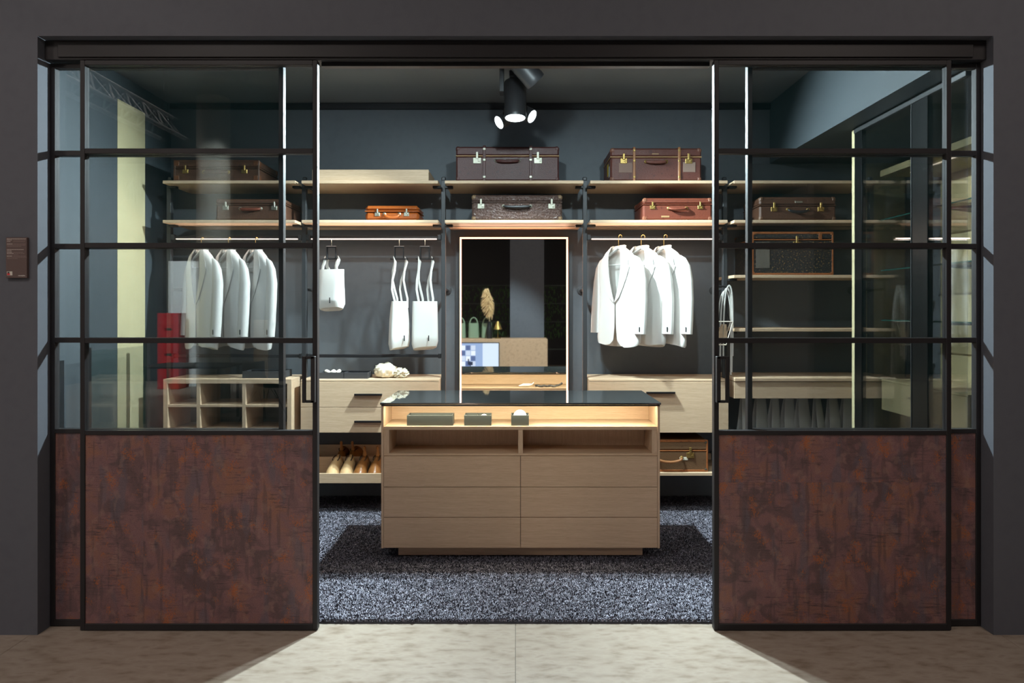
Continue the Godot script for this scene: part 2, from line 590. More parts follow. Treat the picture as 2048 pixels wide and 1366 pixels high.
# ---------------------------------------------------------------- spotlights
func spot_light(parent: Node, at: Vector3, dir: Vector3, ang: float, blend: float, e: float, size := 0.045):
	var l := SpotLight3D.new()
	l.name = "beam"
	l.spot_angle = ang
	l.spot_angle_attenuation = blend
	l.light_energy = e
	l.light_color = Color(0.87, 0.965, 0.985)
	l.light_size = size
	l.spot_range = 14.0
	l.spot_attenuation = 2.0
	l.shadow_enabled = true
	parent.add_child(l)
	var up := Vector3.UP if absf(dir.normalized().y) < 0.95 else Vector3(0, 0, 1)
	l.transform = Transform3D(Basis.looking_at(dir.normalized(), up), at)

func spot_head(label: String, at: Vector3, dir: Vector3, r: float, len: float, lit: bool, ang := 60.0, blend := 0.5, e := 10.0, stem_to := Vector3.ZERO):
	# at: middle of the lens; the body runs back from it against dir
	var t := thing("spotlight", label, "spotlight", at)
	var y := dir.normalized()
	var x := y.cross(Vector3(0.13, 0.2, 1).normalized()).normalized()
	var b := Basis(x, -y, x.cross(-y))
	var m := MB.new(Vector3.ZERO, Transform3D(b, Vector3.ZERO))
	m.lathe([Vector2(r * 0.9, 0.004), Vector2(r, 0.0), Vector2(r * 1.02, 0.004), Vector2(r * 1.02, 0.03), Vector2(r, 0.034), Vector2(r, len * 0.97), Vector2(r * 0.94, len), Vector2(0.001, len)], 32)
	part(t, "housing", m, plain(sc(52, 51, 53), 0.45, 0.2) if not lit else M.black)
	var l := MB.new(Vector3.ZERO, Transform3D(b, Vector3.ZERO))
	l.lathe([Vector2(0.001, -0.004), Vector2(r * 0.5, -0.003), Vector2(r * 0.9, 0.004)], 32)
	part(t, "lamp_lens", l, M.lens if lit else M.smoke, "glowing white lens" if lit else "dark lens")
	if stem_to != Vector3.ZERO:
		var s := MB.new()
		var top := stem_to - at
		var mid := -y * len * 0.55
		s.tube([mid, mid * 0.4 + top * 0.6 + Vector3(0, -0.02, 0), top], 0.012, 8)
		part(t, "bracket", s, M.black)
		var c := MB.new()
		c.cbox(top + Vector3(0, -0.02, 0), Vector3(0.045, 0.04, 0.11), 0.004)
		part(t, "adapter", c, M.black)
	if lit:
		spot_light(t, y * 0.012, dir, ang, blend, e, r * 0.55)

func spots():
	var t := thing("light_track", "black ceiling track above the island that carries the spotlights", "light track", V(0.0, 3.12, 4.0))
	bx(t, "rail", V(-0.02, 3.12, 3.33), V(0.02, 3.15, 4.75), M.black, 0.002, 2, t.position)
	bx(t, "track_box", V(-0.105, 2.93, 4.46), V(-0.075, 3.15, 4.56), M.steel, 0.003, 1, t.position)
	# B: the fat down-pointing can with its glowing lens
	spot_head("upright round spotlight over the island, its glowing lens pointing down", V(-0.002, 2.745, 4.44), Vector3(0.0, -1.0, 0.12), 0.072, 0.25, true, 66.0, 0.7, 7.5, V(0.0, 3.12, 4.44))
	# C, D: the two tilted heads with barn-door rims
	spot_head("tilted spotlight left of the upright can, glaring towards the left doors", V(-0.115, 2.762, 4.60), Vector3(-0.74, -0.52, 0.42), 0.048, 0.075, true, 56.0, 0.7, 21.0, V(-0.02, 3.12, 4.66))
	spot_head("tilted spotlight right of the upright can, glaring towards the right doors", V(0.115, 2.802, 4.60), Vector3(0.74, -0.52, 0.42), 0.048, 0.075, true, 56.0, 0.7, 21.0, V(0.02, 3.12, 4.70))
	# A: the grey can turned away, seen from behind
	spot_head("unlit grey cylinder spotlight in front of the glowing three, turned to the right", V(0.125, 2.905, 4.20), Vector3(0.62, -0.62, -0.30), 0.066, 0.22, false, 0, 0, 0, V(0.0, 3.12, 4.10))
	# hidden behind the track: an added fill lamp, then the back wall lamps
	spot_head("added fill spotlight behind the left front door's top, pointing at the left wall and jackets", V(-1.5, 2.86, 3.45), Vector3(-0.47, -0.59, -0.66), 0.052, 0.10, true, 32.0, 0.8, 3.2, V(-1.5, 3.148, 3.40))
	for k in 3:
		var x := -0.8 + 0.8 * k
		spot_head("spotlight behind the door track pointing at the shelves, " + ["over the left front door's edge", "in the middle of the opening", "over the right front door's edge"][k], V(x, 2.86, 3.45), Vector3(x * 0.3, -0.58, -1.0), 0.052, 0.10, true, 46.0, 0.8, 1.45, V(x, 3.148, 3.40))

# ---------------------------------------------------------------- shelving
const POSTS := [-2.61, -1.592, -0.543, 0.523, 1.578, 2.68]
const BAYS := [[-2.585, -1.615], [-1.568, -0.568], [-0.518, 0.498], [0.548, 1.555], [1.602, 2.658]]

func shelf(label: String, bay: int, top: float, group: String, slot := false):
	var x0: float = BAYS[bay][0]
	var x1: float = BAYS[bay][1]
	var t := thing("wall_shelf", label, "shelf", V((x0 + x1) / 2, top - 0.022, 5.22), 0.0, group)
	bx(t, "board", V(x0, top - 0.022, 5.0), V(x1, top, 5.445), M.oak, 0.0015, 0, t.position)
	if slot:
		bx(t, "light_channel", V(x0 + 0.03, top - 0.0245, 5.21), V(x1 - 0.03, top - 0.0215, 5.222), M.black, 0.0, 0, t.position)
	for s in [x0 + 0.02, x1 - 0.02]:
		bx(t, "shelf_bracket", V(s - 0.03, top - 0.040, 5.09), V(s + 0.03, top - 0.0235, 5.135), M.black, 0.002, 0, t.position)

func posts_and_shelves():
	var where := ["at the left wall end of the shelving", "between the jackets and the tote bags", "between the tote bags and the mirror", "between the mirror and the right jackets", "between the right jackets and the hanging trousers", "at the right end of the shelving behind the glass wardrobe"]
	for k in 6:
		var x: float = POSTS[k]
		var t := thing("shelf_post", "slim dark metal shelf post " + where[k], "shelf post", V(x, 0, 5.15), 0.0, "uprights of the wall shelving")
		var m := MB.new(t.position)
		m.box(V(x - 0.016, 0.022, 5.135), V(x + 0.016, 2.475, 5.175), 0.002, 1)
		part(t, "post", m, M.steel)
		bx(t, "post_cap", V(x - 0.016, 2.475, 5.148), V(x + 0.016, 2.505, 5.175), M.steel, 0.006, 1, t.position)
		for h in [1.655, 0.35]:
			var a := MB.new(t.position, Transform3D(Basis(Vector3(1, 0, 0), PI / 2), V(x, h, 5.45)))
			a.lathe([Vector2(0.032, 0.002), Vector2(0.032, 0.010), Vector2(0.012, 0.014), Vector2(0.010, 0.275)], 18)
			part(t, "wall_mount", a, M.steel)
	var names := ["left bay over the three left jackets", "tote bag bay", "mirror bay", "right jacket bay", "far right bay over the black trunk"]
	for k in 5:
		shelf("upper oak shelf in the " + names[k], k, 2.449, "upper oak shelves")
		shelf("second oak shelf from the top in the " + names[k], k, 2.16, "second oak shelves", true)
	shelf("third oak shelf of the far right bay, carrying the worn black trunk", 4, 1.757, "lower oak shelves of the far right bay")
	shelf("lowest oak shelf of the far right bay, below the trunk shelf", 4, 1.364, "lower oak shelves of the far right bay")
	# dark cross rails low in the two left bays
	for k in 2:
		var x0: float = POSTS[k] + 0.016
		var x1: float = POSTS[k + 1] - 0.016
		var t := thing("cross_rail", ["dark metal cross rail between posts behind the left jackets' hems", "dark metal cross rail between posts below the tote bags"][k], "rail", V((x0 + x1) / 2, 1.135, 5.155), 0.0, "low cross rails")
		bx(t, "bar", V(x0, 1.142, 5.14), V(x1, 1.166, 5.17), M.black, 0.003, 0, t.position)
		for x in [x0 + 0.012, x1 - 0.012]:
			bx(t, "end_clamp", V(x - 0.012, 1.136, 5.132), V(x + 0.012, 1.172, 5.172), M.black, 0.004, 0, t.position)

func slot_handle(parent: Node, x0: float, x1: float, y: float, d: float, o: Vector3):
	var m := MB.new(o)
	m.box(V(x0, y - 0.004, d - 0.026), V(x1, y + 0.008, d), 0.0015)
	m.box(V(x0, y + 0.004, d - 0.028), V(x1, y + 0.010, d - 0.020), 0.001)
	part(parent, "handle", m, M.black)

func units():
	# tote bag bay: two-drawer unit
	var t := thing("drawer_unit", "wall hung oak unit of two drawers under the tote bags", "drawer unit", V(-1.066, 0.60, 5.2))
	var o := t.position
	bx(t, "carcass", V(-1.562, 0.602, 5.022), V(-0.573, 0.975, 5.42), M.oak, 0.001, 0, o)
	bx(t, "top_board", V(-1.574, 0.976, 5.003), V(-0.561, 0.990, 5.425), M.oak, 0.001, 0, o)
	for k in 2:
		var y0 := 0.60 + 0.187 * k
		var dr := bx(t, "drawer", V(-1.574, y0 + 0.0015, 5.0), V(-0.561, y0 + 0.1855, 5.021), M.oak, 0.001, 0, o)
		slot_handle(dr, -1.176, -0.976, y0 + 0.082 + 0.01 * k, 5.0, o)
	for x in [-1.574, -0.573]:
		bx(t, "side_panel", V(x, 0.602, 5.023), V(x + 0.012, 0.975, 5.425), M.oak, 0.001, 2, o)
	# right jacket bay: one tall drawer
	t = thing("drawer_unit", "wall hung oak unit of one tall drawer under the right jackets", "drawer unit", V(1.045, 0.60, 5.2))
	o = t.position
	bx(t, "carcass", V(0.553, 0.602, 5.022), V(1.548, 0.975, 5.42), M.oak, 0.001, 0, o)
	bx(t, "top_board", V(0.541, 0.976, 5.003), V(1.560, 0.990, 5.425), M.oak, 0.001, 0, o)
	var dr2 := bx(t, "drawer", V(0.541, 0.6015, 5.0), V(1.560, 0.9725, 5.021), M.oak, 0.001, 0, o)
	slot_handle(dr2, 0.955, 1.165, 0.893, 5.0, o)
	for x in [0.541, 1.548]:
		bx(t, "side_panel", V(x, 0.602, 5.023), V(x + 0.012, 0.975, 5.425), M.oak, 0.001, 2, o)
	# left bay: open compartments
	t = thing("open_shelf_unit", "oak unit of open compartments under the three left jackets", "shelf unit", V(-2.09, 0.60, 5.1))
	o = t.position
	bx(t, "top_board", V(-2.555, 0.966, 4.95), V(-1.625, 0.998, 5.32), M.oak, 0.001, 0, o)
	bx(t, "bottom_board", V(-2.555, 0.60, 4.95), V(-1.625, 0.632, 5.32), M.oak, 0.001, 0, o)
	for x in [-2.555, -1.657]:
		bx(t, "side_panel", V(x, 0.632, 4.95), V(x + 0.032, 0.966, 5.32), M.oak, 0.001, 1, o)
	for x in [-2.316, -1.985]:
		bx(t, "divider", V(x, 0.632, 4.955), V(x + 0.026, 0.966, 5.30), M.oak, 0.001, 1, o)
	for s in [[-2.523, -2.316], [-2.290, -1.985], [-1.959, -1.657]]:
		bx(t, "shelf_board", V(s[0], 0.795, 4.955), V(s[1], 0.813, 5.30), M.oak, 0.001, 0, o)
	bx(t, "back_panel", V(-2.523, 0.632, 5.301), V(-1.657, 0.966, 5.318), M.dark, 0.001, 0, o)
	# far right bay: lidded drawer box
	t = thing("drawer_box", "long shallow oak drawer box above the hanging trousers", "drawer unit", V(2.125, 0.85, 5.2))
	o = t.position
	bx(t, "top_board", V(1.600, 0.975, 4.99), V(2.658, 1.006, 5.425), M.oak, 0.006, 0, o)
	bx(t, "drawer", V(1.603, 0.852, 5.0), V(2.655, 0.9735, 5.02), M.oak, 0.001, 0, o)
	bx(t, "carcass", V(1.603, 0.852, 5.021), V(2.655, 0.9735, 5.42), M.oak, 0.001, 0, o)
	# shoe tray under the two-drawer unit
	t = thing("shoe_tray", "sloping oak pull-out shoe tray with two rows under the two-drawer unit", "shoe rack", V(-1.066, 0.236, 5.2))
	o = t.position
	bx(t, "front_lip", V(-1.570, 0.236, 4.98), V(-0.560, 0.306, 4.995), M.oak, 0.001, 0, o)
	bx(t, "lower_board", V(-1.570, 0.236, 4.996), V(-0.560, 0.250, 5.42), M.oak, 0.001, 0, o)
	bx(t, "step_board", V(-1.570, 0.251, 5.235), V(-0.560, 0.374, 5.249), M.oak, 0.001, 0, o)
	bx(t, "upper_board", V(-1.570, 0.330, 5.250), V(-0.560, 0.344, 5.42), M.oak, 0.001, 0, o)
	bx(t, "back_board", V(-1.570, 0.251, 5.421), V(-0.560, 0.430, 5.435), M.oak, 0.001, 0, o)
	for x in [-1.583, -0.559]:
		bx(t, "side_rail", V(x, 0.236, 4.98), V(x + 0.012, 0.31, 5.435), M.oak, 0.001, 2, o)
	# low shelf that carries the trunk
	t = thing("low_shelf", "low oak shelf under the tall drawer, carrying the brown trunk", "shelf", V(1.045, 0.288, 5.2))
	o = t.position
	bx(t, "board", V(0.548, 0.288, 4.99), V(1.555, 0.310, 5.44), M.oak, 0.001, 0, o)
	bx(t, "back_rail", V(0.548, 0.3105, 5.425), V(1.555, 0.36, 5.44), M.oak, 0.001, 0, o)

# ---------------------------------------------------------------- island
func island():
	var t := thing("dresser_island", "oak island dresser with a dark glass top, lit display niche and six drawers", "dresser", V(0.03, 0.02, 4.35))
	var o := t.position
	var xa := -0.797
	var xb := 0.857
	var df := 4.05
	var db := 4.66
	var xm := 0.03
	bx(t, "plinth", V(xa + 0.09, 0.02, df + 0.07), V(xb - 0.09, 0.085, db - 0.07), M.oak, 0.001, 0, o)
	for x in [xa, xb - 0.014]:
		bx(t, "side_panel", V(x, 0.085, df), V(x + 0.014, 0.938, db), M.oak, 0.001, 1, o)
	bx(t, "base_board", V(xa + 0.014, 0.085, df + 0.02), V(xb - 0.014, 0.099, db - 0.001), M.oak, 0.001, 0, o)
	# drawers, three rows of two
	var ys := [0.087, 0.2695, 0.449, 0.634]
	for r in 3:
		for c in 2:
			var x0: float = [xa + 0.0155, xm + 0.0015][c]
			var x1: float = [xm - 0.0015, xb - 0.0155][c]
			var dr := bx(t, "drawer", V(x0, ys[r] + 0.0015, df), V(x1, ys[r + 1] - 0.0015, df + 0.019), M.oak, 0.001, 0, o)
			bx(dr, "grip_edge", V(x0 + 0.002, ys[r + 1] - 0.006, df + 0.004), V(x1 - 0.002, ys[r + 1] - 0.0018, df + 0.03), M.oak, 0.0, 0, o)
	bx(t, "core", V(xa + 0.016, 0.10, df + 0.025), V(xb - 0.016, 0.628, db - 0.02), M.dark, 0.0, 0, o)
	bx(t, "rear_panel", V(xa + 0.015, 0.10, db - 0.019), V(xb - 0.015, 0.79, db - 0.001), M.oak, 0.001, 0, o)
	# open compartments
	bx(t, "compartment_floor", V(xa + 0.0145, 0.6345, df + 0.004), V(xb - 0.0145, 0.648, db - 0.02), M.oak, 0.001, 0, o)
	bx(t, "compartment_back", V(xa + 0.046, 0.6485, df + 0.25), V(xb - 0.046, 0.788, df + 0.262), M.oak, 0.001, 1, o)
	for s in [[xa + 0.0145, xa + 0.046], [xm - 0.014, xm + 0.014], [xb - 0.046, xb - 0.0145]]:
		bx(t, "divider", V(s[0], 0.6485, df + 0.004), V(s[1], 0.7875, df + 0.249), M.oak, 0.001, 1, o)
	bx(t, "niche_floor", V(xa + 0.0145, 0.788, df + 0.004), V(xb - 0.0145, 0.808, db - 0.004), M.oak, 0.001, 0, o)
	bx(t, "niche_back", V(xa + 0.0145, 0.809, df + 0.262), V(xb - 0.0145, 0.937, df + 0.278), M.oak, 0.001, 0, o)
	var m := MB.new(o)
	m.box(V(xa - 0.006, 0.938, df - 0.006), V(xb + 0.006, 0.950, db + 0.006), 0.002)
	part(t, "glass_top", m, M.smoke, "dark glass top")
	for e in [df - 0.002, db - 0.004]:
		bx(t, "top_lip", V(xa, 0.929, e), V(xb, 0.9375, e + 0.006), M.ink, 0.001, 0, o)
	# light strips under the front and rear edges of the top
	for s in [[df + 0.010, 0.42], [db - 0.018, -0.42]]:
		bx(t, "light_strip", V(xa + 0.03, 0.932, s[0]), V(xb - 0.03, 0.9375, s[0] + 0.008), glow(Color(1.0, 0.965, 0.85), 2.4), 0.0, 0, o)
		area(t, V(xm, 0.930, s[0] + 0.004) - o, Vector3(0, -1, -s[1]), Vector2(xb - xa - 0.08, 0.012), Color(1.0, 0.965, 0.85), 0.55, "strip_light")

func tray(label: String, at: Vector3, size: Vector3, mat: Material, divider := 0.0, yaw := 0.0) -> Node3D:
	var t := thing("tray_box", label, "tray", at, yaw)
	var hx := size.x / 2
	var hz := size.z / 2
	var w := 0.006
	bx(t, "base", Vector3(-hx, 0, -hz), Vector3(hx, w, hz), mat, 0.001)
	bx(t, "rim", Vector3(-hx, w, hz - w), Vector3(hx, size.y, hz), mat, 0.001)
	bx(t, "rim", Vector3(-hx, w, -hz), Vector3(hx, size.y, -hz + w), mat, 0.001)
	bx(t, "rim", Vector3(-hx, w, -hz + w), Vector3(-hx + w, size.y, hz - w), mat, 0.001)
	bx(t, "rim", Vector3(hx - w, w, -hz + w), Vector3(hx, size.y, hz - w), mat, 0.001)
	if divider != 0.0:
		bx(t, "divider", Vector3(divider - 0.003, w, -hz + w), Vector3(divider + 0.003, size.y - 0.004, hz - w), mat, 0.001)
	return t

# ---------------------------------------------------------------- mirror
func mirror():
	var d := 5.35
	var x0 := -0.437
	var x1 := 0.412
	var y0 := 0.30
	var y1 := 2.071
	var t := thing("wall_mirror", "tall rectangular wall mirror framed by a thin glowing strip", "mirror", V((x0 + x1) / 2, y0, d))
	var o := t.position
	bx(t, "back_box", V(x0 + 0.02, y0 + 0.02, d + 0.021), V(x1 - 0.02, y1 - 0.02, 5.448), M.dark, 0.002, 0, o)
	bx(t, "mirror_glass", V(x0 + 0.014, y0 + 0.014, d), V(x1 - 0.014, y1 - 0.014, d + 0.006), M.mirror, 0.0, 0, o)
	var w := 0.013
	bx(t, "light_strip", V(x0, y1 - w, d - 0.004), V(x1, y1, d + 0.02), M.ledwarm, 0.002, 0, o)
	bx(t, "light_strip", V(x0, y0, d - 0.004), V(x1, y0 + w, d + 0.02), M.ledwarm, 0.002, 0, o)
	bx(t, "light_strip", V(x0, y0 + w, d - 0.004), V(x0 + w, y1 - w, d + 0.02), M.ledwarm, 0.002, 1, o)
	bx(t, "light_strip", V(x1 - w, y0 + w, d - 0.004), V(x1, y1 - w, d + 0.02), M.ledwarm, 0.002, 1, o)
	bx(t, "frame", V(x0 - 0.006, y0 - 0.006, d + 0.0205), V(x1 + 0.006, y1 + 0.006, d + 0.030), M.dark, 0.001, 0, o)
	area(t, V((x0 + x1) / 2, y1 - 0.006, d - 0.012) - o, Vector3(0, 0.6, 0.8), Vector2(0.84, 0.012), Color(1.0, 0.80, 0.68), 0.12, "strip_light")
	for x in [x0 + 0.006, x1 - 0.006]:
		area(t, V(x, 1.2, d - 0.006) - o, Vector3(0, 0, 1), Vector2(0.012, 1.7), Color(1.0, 0.76, 0.62), 0.09, "strip_light")

# ---------------------------------------------------------------- clothes
func hook_path(top: float) -> Array:
	var p := [Vector3(0, 0, 0), Vector3(0, top - 0.035, 0)]
	for k in 9:
		var a := -0.5 * PI + PI * 1.25 * k / 8.0
		p.append(Vector3(0, top - 0.018 + sin(a) * 0.018, 0.0 - cos(a) * 0.018 + 0.0))
	return p

func coat_hanger(label: String, at: Vector3, yaw: float, group: String):
	# at: the neck of the hanger; the hook goes 0.095 up to the rod
	var t := thing("coat_hanger", label, "hanger", at, yaw, group)
	var m := MB.new()
	var p := [Vector3(0, -0.01, 0), Vector3(0, 0.05, 0)]
	for k in 10:
		var a := PI + PI * 1.15 * k / 9.0
		p.append(Vector3(0.016 + cos(a) * 0.016, 0.068 - sin(a) * 0.016, 0))
	m.tube(p, 0.0022, 6)
	part(t, "hook", m, M.gold)
	m = MB.new()
	m.tube([Vector3(-0.155, -0.112, 0), Vector3(-0.09, -0.066, 0), Vector3(-0.03, -0.030, 0), Vector3(0, -0.016, 0), Vector3(0.03, -0.030, 0), Vector3(0.09, -0.066, 0), Vector3(0.155, -0.112, 0)], [0.006, 0.009, 0.010, 0.010, 0.010, 0.009, 0.006], 8, 1.3)
	part(t, "arms", m, M.white)
	m = MB.new()
	m.tube([Vector3(-0.14, -0.102, 0), Vector3(-0.12, -0.140, 0), Vector3(0.12, -0.140, 0), Vector3(0.14, -0.102, 0)], 0.004, 6)
	part(t, "trouser_bar", m, M.white)

const CUT := [[0.006, 0.046, 0.036, 0.036], [-0.014, 0.066, 0.04, 0.044], [-0.048, 0.12, 0.043, 0.052], [-0.084, 0.155, 0.045, 0.058], [-0.125, 0.185, 0.043, 0.06], [-0.185, 0.193, 0.043, 0.058], [-0.26, 0.187, 0.043, 0.046], [-0.34, 0.182, 0.043, 0.026], [-0.41, 0.18, 0.043, 0.002], [-0.5, 0.187, 0.043, 0.002], [-0.6, 0.198, 0.043, 0.003], [-0.69, 0.205, 0.043, 0.01], [-0.725, 0.202, 0.043, 0.035], [-0.74, 0.193, 0.043, 0.075]]

func cut_at(y: float) -> Array:
	for k in CUT.size() - 1:
		if y <= CUT[k][0] and y >= CUT[k + 1][0]:
			var f: float = (CUT[k][0] - y) / (CUT[k][0] - CUT[k + 1][0])
			return [lerpf(CUT[k][1], CUT[k + 1][1], f), lerpf(CUT[k][2], CUT[k + 1][2], f)]
	return [CUT[0][1], CUT[0][2]]

func jacket(label: String, at: Vector3, yaw: float, group: String, sd: float):
	var t := thing("jacket", label, "jacket", at, yaw, group)
	var rows := []
	var n := 30
	for c in CUT:
		var ring := []
		for side in 2:
			for j in n + 1:
				var f := float(j) / n
				if side == 1:
					f = 1.0 - f
				var hw: float = c[1] - 0.003 * side
				var hd: float = c[2] - 0.003 * side
				var p0 := asin(clampf(c[3] / hw, 0.0, 0.95))
				var a := lerpf(p0, TAU - p0, f)
				var fold: float = 0.006 * sin(a * 4.0 + sd * 3.0) * clampf(-c[0] * 1.8, 0.0, 1.0)
				var k := 0.78
				ring.append(Vector3(signf(sin(a)) * pow(absf(sin(a)), k) * hw, c[0] + (0.012 * sin(a * 2.0 + sd) if c[0] < -0.68 else 0.0), signf(cos(a)) * pow(absf(cos(a)), k) * (hd + fold)))
		rows.append(ring)
	var m := MB.new()
	m.grid(rows, true, false, false)
	# close the thin edge at hem and neck
	for r in [0, rows.size() - 1]:
		var c2: int = rows[r].size()
		for j in n:
			m.quad(rows[r][j], rows[r][j + 1], rows[r][c2 - 2 - j], rows[r][c2 - 1 - j], Vector3(0, 1 if r == 0 else -1, 0))
	part(t, "body", m, M.cloth)
	for s in [-1.0, 1.0]:
		m = MB.new()
		var fw := 0.008 * sin(sd * 5.0 + s)
		m.tube([Vector3(s * 0.138, -0.086, -0.006), Vector3(s * 0.166, -0.112, -0.008), Vector3(s * 0.190, -0.162, -0.010), Vector3(s * 0.206, -0.26, -0.010), Vector3(s * 0.216, -0.40, -0.006 + fw), Vector3(s * 0.220, -0.55, 0.004 + fw), Vector3(s * 0.219, -0.650, 0.010 + fw)], [0.020, 0.032, 0.042, 0.047, 0.048, 0.047, 0.046], 20, 0.72)
		var sl := part(t, "sleeve", m, M.cloth)
		if s > 0.0:
			var b := MB.new()
			b.cbox(Vector3(s * 0.235, -0.616, 0.040 + fw), Vector3(0.010, 0.036, 0.004), 0.001)
			part(sl, "sleeve_tag", b, M.black, "small black tag")
		# lapel: a folded strip along the V
		var lr := []
		var ys := [0.0, -0.05, -0.10, -0.145, -0.150, -0.22, -0.30, -0.38, -0.415]
		var inn := [0.038, 0.056, 0.060, 0.060, 0.060, 0.052, 0.036, 0.014, 0.004]
		var outw := [0.056, 0.100, 0.124, 0.128, 0.140, 0.118, 0.086, 0.046, 0.010]
		for k in ys.size():
			var ca := cut_at(ys[k])
			var zi: float = ca[1] * pow(maxf(0.0, 1.0 - pow(inn[k] / ca[0], 2.0)), 0.4) + 0.004
			var zo: float = ca[1] * pow(maxf(0.0, 1.0 - pow(minf(outw[k] / ca[0], 0.98), 2.0)), 0.4) + 0.009
			lr.append([Vector3(s * inn[k], ys[k], zi + 0.004), Vector3(s * outw[k], ys[k], zo + 0.003), Vector3(s * outw[k], ys[k], zo), Vector3(s * inn[k], ys[k], zi)])
		m = MB.new()
		m.grid(lr)
		part(t, "lapel", m, M.cloth)
	m = MB.new()
	var cp := []
	for k in 13:
		var a := -0.62 * PI + 1.24 * PI * k / 12.0
		cp.append(Vector3(sin(a) * 0.052, 0.004 - 0.02 * pow(absf(sin(a)), 2.0) * (1.0 if absf(a) > PI / 2 else 0.4), -cos(a) * 0.046 - 0.002))
	m.tube(cp, 0.013, 8, 0.35, Vector3(0, 0.15, 1))
	part(t, "collar", m, M.cloth)
	return t

func rod(k: int, label: String):
	var x0: float = POSTS[k] + 0.016
	var x1: float = POSTS[k + 1] - 0.016
	var y := 2.043
	var t := thing("hanging_rod", label, "hanging rod", V((x0 + x1) / 2, y - 0.012, 5.15), 0.0, "lit hanging rods")
	bx(t, "rod", V(x0, y - 0.004, 5.138), V(x1, y + 0.014, 5.164), M.black, 0.004, 0, t.position)
	bx(t, "light_strip", V(x0 + 0.035, y - 0.011, 5.139), V(x1 - 0.035, y - 0.0045, 5.159), M.led, 0.002, 0, t.position)
	for x in [x0 + 0.014, x1 - 0.014]:
		bx(t, "end_bracket", V(x - 0.013, y - 0.016, 5.132), V(x + 0.013, y + 0.026, 5.168), M.steel, 0.003, 0, t.position)
	area(t, Vector3(0, -0.002, 0.0), Vector3(0, -1, 0.0), Vector2(x1 - x0 - 0.07, 0.016), Color(1.0, 0.93, 0.87), 0.17, "strip_light")
	area(t, Vector3(0, 0.006, 0.034), Vector3(0, 0.75, 0.66), Vector2(x1 - x0 - 0.07, 0.012), Color(1.0, 0.90, 0.82), 0.17, "strip_light")

func strap(path: Array, w: float) -> MB:
	var m := MB.new()
	m.tube(path, w / 2.0, 10, 0.22)
	return m

func bag_hanger(label: String, at: Vector3) -> Node3D:
	var t := thing("bag_hanger", label, "hanger", at, 0.0, "black bag hangers")
	var m := MB.new()
	var p := [Vector3(0, -0.02, 0), Vector3(0, 0.022, 0)]
	for k in 8:
		var a := PI + PI * 1.15 * k / 7.0
		p.append(Vector3(0.012 + cos(a) * 0.012, 0.036 - sin(a) * 0.012, 0))
	m.tube(p, 0.0018, 6)
	part(t, "hook", m, M.nickel)
	m = MB.new()
	m.box(Vector3(-0.038, -0.035, -0.012), Vector3(0.038, -0.024, 0.012), 0.002)
	m.box(Vector3(-0.038, -0.125, -0.012), Vector3(-0.029, -0.035, 0.012), 0.002)
	m.box(Vector3(0.029, -0.125, -0.012), Vector3(0.038, -0.035, 0.012), 0.002)
	part(t, "bow", m, M.black)
	m = MB.new()
	m.tube([Vector3(-0.064, -0.119, 0), Vector3(0.064, -0.119, 0)], 0.0045, 8)
	m.cbox(Vector3(-0.064, -0.119, 0), Vector3(0.006, 0.016, 0.016), 0.002)
	m.cbox(Vector3(0.064, -0.119, 0), Vector3(0.006, 0.016, 0.016), 0.002)
	part(t, "arm", m, M.black)
	return t

